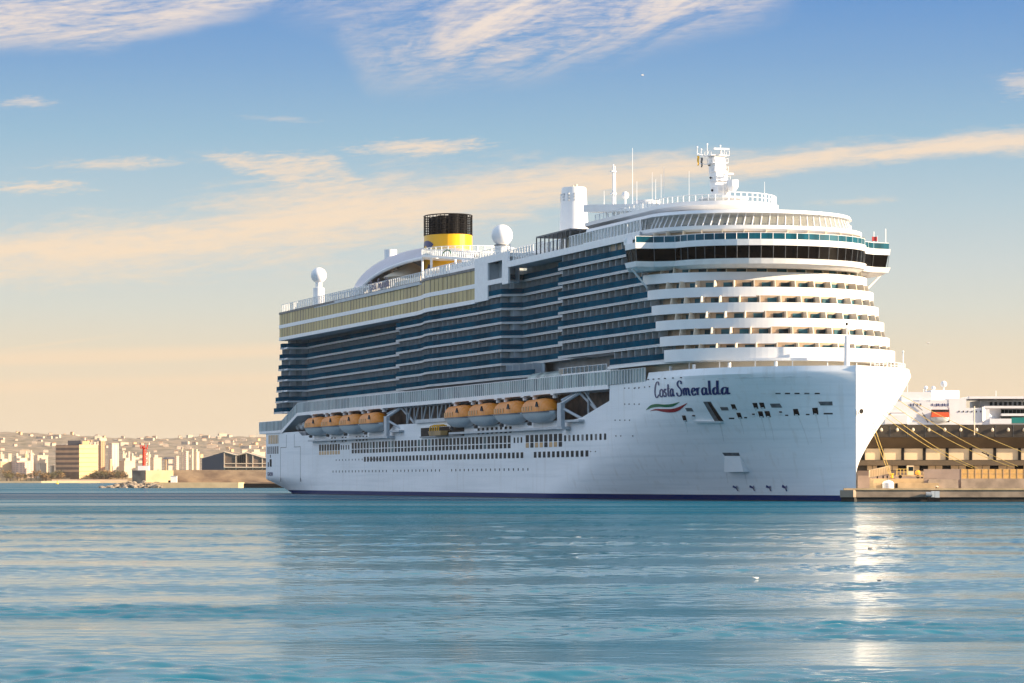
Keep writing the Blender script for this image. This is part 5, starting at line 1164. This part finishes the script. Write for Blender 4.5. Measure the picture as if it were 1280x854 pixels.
MT['house'] = mat('house_plaster', (.62, .50, .37), .8, var=.12, vscale=.1)
MT['house2'] = mat('ochre_plaster', (.62, .42, .24), .8, var=.12, vscale=.1)
MT['tile'] = mat('roof_tile', (.35, .17, .09), .8, var=.2)
MT['oflank'] = mat('office_glass_bronze', (.17, .085, .05), .35, var=.3, vscale=.1)
MT['oband'] = mat('office_spandrel', (.62, .33, .17), .6, var=.15, vscale=.1)
MT['oend'] = mat('office_ochre_front', (.64, .45, .20), .6, var=.06, vscale=.1)
MT['sand'] = mat('beach_sand', (.58, .44, .27), .95, var=.2, vscale=.02)
MT['leafd'] = mat('tree_foliage', (.15, .125, .045), .8, var=.5, vscale=.3)
MT['leafd2'] = mat('dry_tree_foliage', (.32, .20, .08), .8, var=.5, vscale=.3)
MT['bark'] = mat('bark', (.10, .07, .05), .9)
MT['slate'] = mat('slate_roof', (.075, .07, .085), .5, var=.2)
TD = 4500; cx = lambda px: wx(px, TD); cz = lambda py: wz(py, TD)
# land sheet and beach
b = MB().use('sand'); b.prism([(cx(-260), TD-60), (cx(62), TD-80), (cx(130), TD-40), (cx(300), TD), (cx(900), TD), (cx(900), 9000), (cx(-260), 9000)], -1, 3.0)
b.prism([(cx(-260), TD+40), (cx(900), TD+40), (cx(900), 9200), (cx(-260), 9200)], 3.0, 8.0); o = b.build('shore'); tag(o, kind='structure')
def hillmat():
    m = mat('hill_scrub', (.30, .22, .15), .95, var=.6, vscale=.03, vcol=(.12, .10, .06), bump=.8, bscale=.03); return m
MT['hill'] = hillmat()
def hill_h(x, y):
    r = min(max((y-6200)/2800, 0), 1); s_ = r*r*(3-2*r); px = 640+F*x/y
    topy = np.interp(px, [-200, 0, 60, 110, 160, 240, 340, 500, 900], [530, 541, 545.5, 548.5, 548.5, 547.5, 550.5, 556, 560])
    H = wz(topy, 9000); nz = 7*sin(x*.011+y*.004)+5*sin(x*.023-y*.013+2)+3*sin(x*.05+y*.03)
    return 6+s_*(H-8)+nz*s_*(.8)
nx, ny = 260, 60; xs = np.linspace(-2300, 900, nx); ys = np.linspace(6000, 10500, ny)
b = MB().use('hill'); vs = [(x, y, hill_h(x, y)) for y in ys for x in xs]
b.faces(vs, [(j*nx+i, j*nx+i+1, (j+1)*nx+i+1, (j+1)*nx+i) for j in range(ny-1) for i in range(nx-1)]); o = b.build('hills', smooth=True); tag(o, kind='structure')
# hillside houses
def hproto(w, d, h, m, rm):
    r = empty('hillside_house'); b = MB().use(m); b.box(-w/2, w/2, -d/2, d/2, -6, h); b.build('wall', r)
    b = MB().use(rm); b.prism([(-w/2-.5, -d/2-.5), (w/2+.5, -d/2-.5), (w/2+.5, d/2+.5), (-w/2-.5, d/2+.5)], h, h+2.2, [(-w/4, 0), (w/4, 0), (w/4, .1), (-w/4, .1)]); b.build('roof', r); return r
MT['hhouse'] = mat('hillside_plaster', (.52, .42, .33), .85, var=.2, vscale=.1)
hp4 = [hproto(16, 12, 7, 'hhouse', 'tile'), hproto(26, 12, 9, 'hhouse', 'hhouse'), hproto(12, 12, 9, 'house2', 'tile'), hproto(36, 14, 10, 'hhouse', 'house2')]
cnt = 0; hlab = ['small pale house with tiled roof scattered on the far hillside', 'long cream house block scattered on the far hillside', 'small ochre house with tiled roof scattered on the far hillside', 'wide cream apartment row scattered on the far hillside']
for i in range(150):
    px = rng.uniform(-5, 340); y = rng.choice([rng.uniform(8000, 9100), rng.uniform(7200, 8300)]); k = int(rng.choice([0, 0, 1, 2, 3], p=[.3, .25, .2, .15, .1])); x = wx(px, y)
    o = hp4[k] if not hp4[k].get('label') else copy_tree(hp4[k]); o.location = (x, y, hill_h(x, y)+1); o.rotation_euler = (0, 0, rng.uniform(-.5, .9)); s_ = rng.uniform(.45, .85); o.scale = (s_, s_, s_)
    tag(o, hlab[k], 'house', 'houses scattered over the far hills, '+['tiled', 'long', 'ochre', 'wide'][k])
def bld(nm, label, cat, x0, x1, y0, y1, m='apt1', Y=TD+60, dep=25, rz=0, roof='house', group=None, extra=None):
    w = wx(x1, Y)-wx(x0, Y); h = wz(y0, Y)-3; rz = R(rng.uniform(24, 40)) if rz == 0 else rz; w = max(w*.45, (w-dep*sin(rz))/cos(rz)); dep = min(dep, w*1.2); t = thing(nm, label, cat, (wx((x0+x1)/2, Y), Y, 3.0), group, rz)
    b = MB().use(m); b.box(-w/2, w/2, 0, dep, 0, h); b.build('wall', t)
    b = MB().use(roof); b.box(-w/2-.4, w/2+.4, -.4, dep+.4, h, h+1.2); b.build('roof', t)
    if extra: b = MB().use(extra); b.box(-w/4, w/6, 4, dep-4, h+1.2, h+5.5); b.build('roof_hut', t)
    return t
# office block, two visible faces
t = thing('office_block', 'bronze banded office block with ochre end wall on the left shore', 'office building', (cx(95.5), TD+30, 3.0))
Hh = cz(556)-3; wl_ = cx(95)-cx(62); wr = cx(115.5)-cx(95)
Lp = (-wl_, 26); Rp = (wr, 22); Cc = (0, 0); Bk = (wr-wl_+2, 52)
b = MB().use('oflank'); b.prism([Cc, Rp, Bk, Lp], 0, Hh); b.build('wall', t)
for k in range(6):
    z0 = 14+k*(Hh-16)/5.3; b = MB().use('oband'); b.prism([(.3, -.6), (-wl_-.2, 25.4), (-wl_-.2, 27), (.3, 1)], z0, z0+3.6); b.build('spandrel', t)
b = MB().use('oend'); d = np.array(Rp); b.prism([(0, -.8), (wr+.6, 21.2), (wr+.6, 23), (0, 1)], 3.5, Hh+.5); b.build('end_wall', t)
for k in range(7): z0 = 8+k*(Hh-12)/6.3; b = MB().use('tile'); b.prism([(.6, -1.1), (wr, 20.4), (wr, 21.5), (.6, 0)], z0, z0+.5); b.build('joint', t)
b = MB().use('slate'); b.prism([(-20, 14), (0, 12), (0, 26), (-20, 28)], Hh, Hh+7); b.build('roof_plant', t); b = MB().use('oend'); b.prism([(4, 8), (12, 12), (12, 20), (4, 18)], Hh, Hh+6); b.build('roof_hut', t)
G = 'apartment blocks and houses on the far shore'
bld('apartment_tower', 'tall pinkish apartment tower just right of the office block', 'apartment building', 115.5, 122, 553.5, 590, 'apt3', TD+120, group=G)
bld('apartment_tower', 'terracotta apartment tower with a dark balcony column beside the pinkish tower', 'apartment building', 122.5, 135, 551.5, 590, 'apt2', TD+90, group=G, extra='house')
bld('apartment_tower', 'white stepped apartment tower standing left of the red beacon', 'apartment building', 135, 153.5, 555, 590, 'apt1', TD+110, group=G)
spec = [(120, 123.5, 556, 'house'), (140, 150, 566, 'apt1'), (151, 160, 568, 'house'), (159, 164, 565.5, 'apt3'), (162, 172, 571, 'house'), (181, 187, 566.5, 'apt1'), (184, 190, 569, 'house'), (189, 205, 573, 'house'), (152, 170, 577, 'house'), (205, 214, 573, 'house2'), (218, 226, 571, 'apt3'), (226.5, 229, 562.5, 'house'), (230, 238, 565, 'apt3'), (239, 243, 562, 'house'), (243, 252, 565.5, 'house'), (-2, 8, 569, 'house'), (8, 17, 568, 'house'), (17, 30, 571, 'house'), (30, 36, 568, 'house2'), (36, 44, 567, 'house'), (44, 63, 570, 'house'), (-3, 20, 578, 'house2'), (18, 45, 577, 'apt3'), (46, 62, 580, 'house'), (62, 70, 583, 'house'), (300, 312, 563, 'house'), (312, 334, 566, 'house'), (136, 142, 575, 'house2')]
names_ = ['narrow pale block between the pinkish and terracotta towers', 'mid-height white block in front of the stepped tower', 'cream block right of the stepped tower', 'slim pink block left of the red beacon', 'low white block directly behind the red beacon', 'white block just right of the red beacon', 'cream block two right of the red beacon', 'long low cream block above the breakwater end', 'wide low cream block beneath the pink block', 'ochre house left of the dark roofed villa', 'pink house right of the dark roofed villa', 'slim pale tower of the middle cluster', 'pink apartment block of the middle cluster', 'second slim pale tower beside the gabled hall', 'cream block touching the gabled hall', 'cream block at the left edge of the picture', 'second cream block from the left edge', 'third block from the left, low and cream', 'ochre block of the left row', 'taller cream block of the left row', 'wide cream block just left of the office block', 'low ochre warehouse front at the left edge', 'long pinkish school front with flat roof on the left', 'low cream building before the office block', 'small cream gatehouse at the foot of the office block', 'cream house behind the gabled hall roofs', 'wide cream house behind the hall near the stern', 'small ochre house at the foot of the stepped tower']
for (x0, x1, y0, m), nm_ in zip(spec, names_): bld('town_building', nm_, 'building', x0, x1, y0, 590, m, TD+50+rng.uniform(0, 90)+(300 if y0 < 570 else 0)-(30 if y0 > 575 else 0), 18, group=G, extra='house' if rng.random() < .5 else None)
t = bld('town_building', 'villa with dark slate roof behind the breakwater wall', 'villa', 208, 218, 575, 590, 'house', TD, 14, group=G); b = MB().use('slate'); b.prism([(-7, -1), (7, -1), (7, 15), (-7, 15)], cz(575)-1.8, cz(571.5)-3, [(-5, 2), (7, 2), (7, 12), (-5, 12)]); b.build('upper_roof', t)
b = MB().use('slate'); b.box(-6, 6, -.3, 0, cz(582)-3, cz(579.5)-3); b.build('window', t)
# gabled hall
HY = 1850; hx = lambda px: wx(px, HY); hz_ = lambda py: wz(py, HY)
t = thing('exhibition_hall', 'dark twin gabled hall with glazed front standing behind the breakwater', 'hall', (0, HY, 0))
b = MB().use('slate'); g0, g1 = hx(249), hx(280)
b.hexa([(g0, 16, 2), (g1, 0, 2), (g1, 60, 2), (g0, 60, 2), (g0, 16, hz_(573)), (g1, 0, hz_(565)), (g1, 60, hz_(565)), (g0, 60, hz_(573))]); b.build('side_wing', t)
MT['hallg'] = mat('hall_glazing', (.22, .16, .12), .3, var=.4, vscale=.15)
b = MB().use('hallg'); pts = [(280.5, 565), (295, 569), (297, 569), (308, 565.8), (328, 572), (340, 574)]
for (a, ya), (c, yc) in zip(pts[:-1], pts[1:]): b.hexa([(hx(a), 0, 2), (hx(c), 0, 2), (hx(c), 50, 2), (hx(a), 50, 2), (hx(a), 0, hz_(ya)), (hx(c), 0, hz_(yc)), (hx(c), 50, hz_(yc)), (hx(a), 50, hz_(ya))])
b.build('glazed_front', t)
b = MB().use('house'); b.path([(hx(a), -.4, hz_(y)) for a, y in pts], .5, 6)
for a, y in ((280.5, 565.5), (308, 566), (316, 568.5), (328, 572), (295, 569.5)): b.box(hx(a)-.3, hx(a)+.3, -.6, -.1, 2, hz_(y))
b.box(hx(280), hx(340), -.7, -.1, hz_(580), hz_(579)); b.box(hx(280), hx(340), -2, -.1, hz_(585), hz_(583.6)); b.build('white_frame', t)
b = MB().use('dark')
for a in (298, 300.5, 303, 305.5): b.box(hx(a), hx(a+1.2), -.5, -.1, hz_(579), hz_(568.5))
b.build('dark_bay', t)
# trees on the shore
def tree_proto(mn_, sc_=1.0):
    r = empty('shore_tree'); b = MB().use('bark'); b.tube((0, 0, -1), (0, 0, 5), .5, .3, n=6)
    for a in range(4): b.tube((0, 0, 4), (2*cos(a*1.7), 2*sin(a*1.7), 7), .22, .1, n=5)
    b.build('trunk', r); b = MB().use(mn_)
    for i in range(420):
        cl_ = i % 7; cc = (3.2*cos(cl_*.9)*(cl_ > 0), 3.0*sin(cl_*2.1)*(cl_ > 0), 7.5+1.6*sin(cl_*1.7)); v = rng.normal(0, 1.25, 3); p = np.array(cc)+v*np.array([1, 1, .8]); s_ = rng.uniform(.25, .6); d1 = rng.normal(0, 1, 3); d1 /= np.linalg.norm(d1); d2 = np.cross(d1, rng.normal(0, 1, 3)); d2 /= np.linalg.norm(d2)
        b.face([p-d1*s_-d2*s_*.6, p+d1*s_-d2*s_*.5, p+d1*s_*.7+d2*s_*.7, p-d1*s_*.6+d2*s_*.6])
    b.build('crown', r); return r
tp2 = [tree_proto('leafd'), tree_proto('leafd2')]; tl = ['green leafy tree in the row along the far shore', 'dry brownish tree in the row along the far shore']
for i in range(64):
    px = rng.choice([rng.uniform(116, 160), rng.uniform(0, 62), rng.uniform(62, 82), rng.uniform(185, 250)], p=[.4, .35, .1, .15]); k = int(rng.random() < .55); Y = rng.uniform(TD+5, TD+45)
    o = tp2[k] if not tp2[k].get('label') else copy_tree(tp2[k]); o.location = (wx(px, Y), Y, 3.2); s_ = rng.uniform(.9, 1.6); o.scale = (s_*1.2, s_, s_); o.rotation_euler = (0, 0, rng.uniform(0, 6)); tag(o, tl[k], 'tree', 'shore trees, '+['green', 'dry'][k])
# parked boats / low promenade strip
t = thing('sea_wall', 'low pale sea wall running along the beach below the office block', 'wall', (cx(80), TD+6, 3)); b = MB().use('house'); b.box(-20, cx(158)-cx(80), 0, 1.5, 0, 2.6); b.build('wall_body', t); b = MB().use('tile'); b.box(-20, cx(158)-cx(80), -.2, 1.7, 2.6, 2.9); b.build('coping', t)
t = thing('buoy', 'yellow navigation buoy floating off the left beach', 'buoy', (wx(71.5, 3000), 3000, 0)); b = MB().use('yellow'); b.lathe([(1.2, -.6), (1.6, .2), (1.5, .9), (.5, 1.2)], 0, 0, 14); b.build('float', t); b = MB().use('yellow'); b.tube((0, 0, 1), (0, 0, 3.6), .3); b.box(-.6, .6, -.05, .05, 3.2, 3.8); b.box(-.6, .6, .06, .16, 3.3, 3.6); b.build('topmark', t)

# ================================================================== HAZE
hm = bpy.data.materials.new('haze_air'); hm.use_nodes = True; ht = hm.node_tree; ht.nodes.clear()
pv = ht.nodes.new('ShaderNodeVolumePrincipled'); pv.inputs['Color'].default_value = (.98, .90, .80, 1); pv.inputs['Density'].default_value = 1.8e-5; pv.inputs['Anisotropy'].default_value = .2
hmo = ht.nodes.new('ShaderNodeOutputMaterial'); ht.links.new(pv.outputs[0], hmo.inputs['Volume']); MT['haze'] = hm
b = MB().use('haze'); b.box(-31000, 31000, -1500, 31500, -4, 200); o = b.build('haze'); tag(o, kind='stuff')

# ================================================================== GULLS
MT['gull'] = mat('gull_white', (.78, .76, .74), .7); MT['gullg'] = mat('gull_grey', (.22, .21, .21), .7)
def gull(loc, rz, fly, lab, s=1.0, m='gull'):
    r = thing('gull', lab, 'gull', loc, 'gulls', rz); r.scale = (s, s, s)
    b = MB().use(m); vs = []; n = 10
    for i in range(n+1):
        t_ = i/n; x = -.24+.5*t_; w = .075*sin(pi*min(1, t_*1.02))**.7*(1 if t_ < .75 else .75)+.004
        for j in range(8): a = 2*pi*j/8; vs.append((x, w*cos(a), w*sin(a)+(.03*max(0, t_-.7)/.3)+(0 if fly else (.06*max(0, t_-.72)/.28))))
    b.faces(vs, [(i*8+j, i*8+(j+1) % 8, (i+1)*8+(j+1) % 8, (i+1)*8+j) for i in range(n) for j in range(8)]); b.build('body', r, smooth=True)
    if fly:
        for sg in (-1, 1): b = MB().use(m); b.faces([(-.07, 0, .03), (.09, 0, .03), (.07, .28*sg, .16), (-.04, .28*sg, .15), (-.12, .62*sg, .08)], [(0, 1, 2, 3), (3, 2, 4)]); o = b.build('wing', r); q_ = o.modifiers.new('s', 'SOLIDIFY'); q_.thickness = .015
    b = MB().use('yellow'); b.tube((.25, 0, .03 if fly else .08), (.32, 0, .02 if fly else .06), .018, .004, n=6); b.build('beak', r)
gull(tgt(803, 94, 640), .3, True, 'white gull gliding high in the blue sky above the casing', 1.3)
gull(tgt(1160, 429, 640), 2.6, True, 'gull flying low in the cream sky right of the bow', 1.2)
gull(tgt(1111.5, 683, 138), 1.9, True, 'pale gull skimming the sunlit water right of the floating ones', .45)
gull((wx(1088, 147), 147, .06), .4, False, 'dark gull floating on the brightest water below the pier', .7, 'gullg')
gull((wx(1099, 99.5), 99.5, .05), 2.4, False, 'grey gull floating nearest, below the dark one', .4, 'gullg')
gull((wx(945, 102), 102, .05), 3.4, False, 'white gull floating alone on the water left of the others', .45)
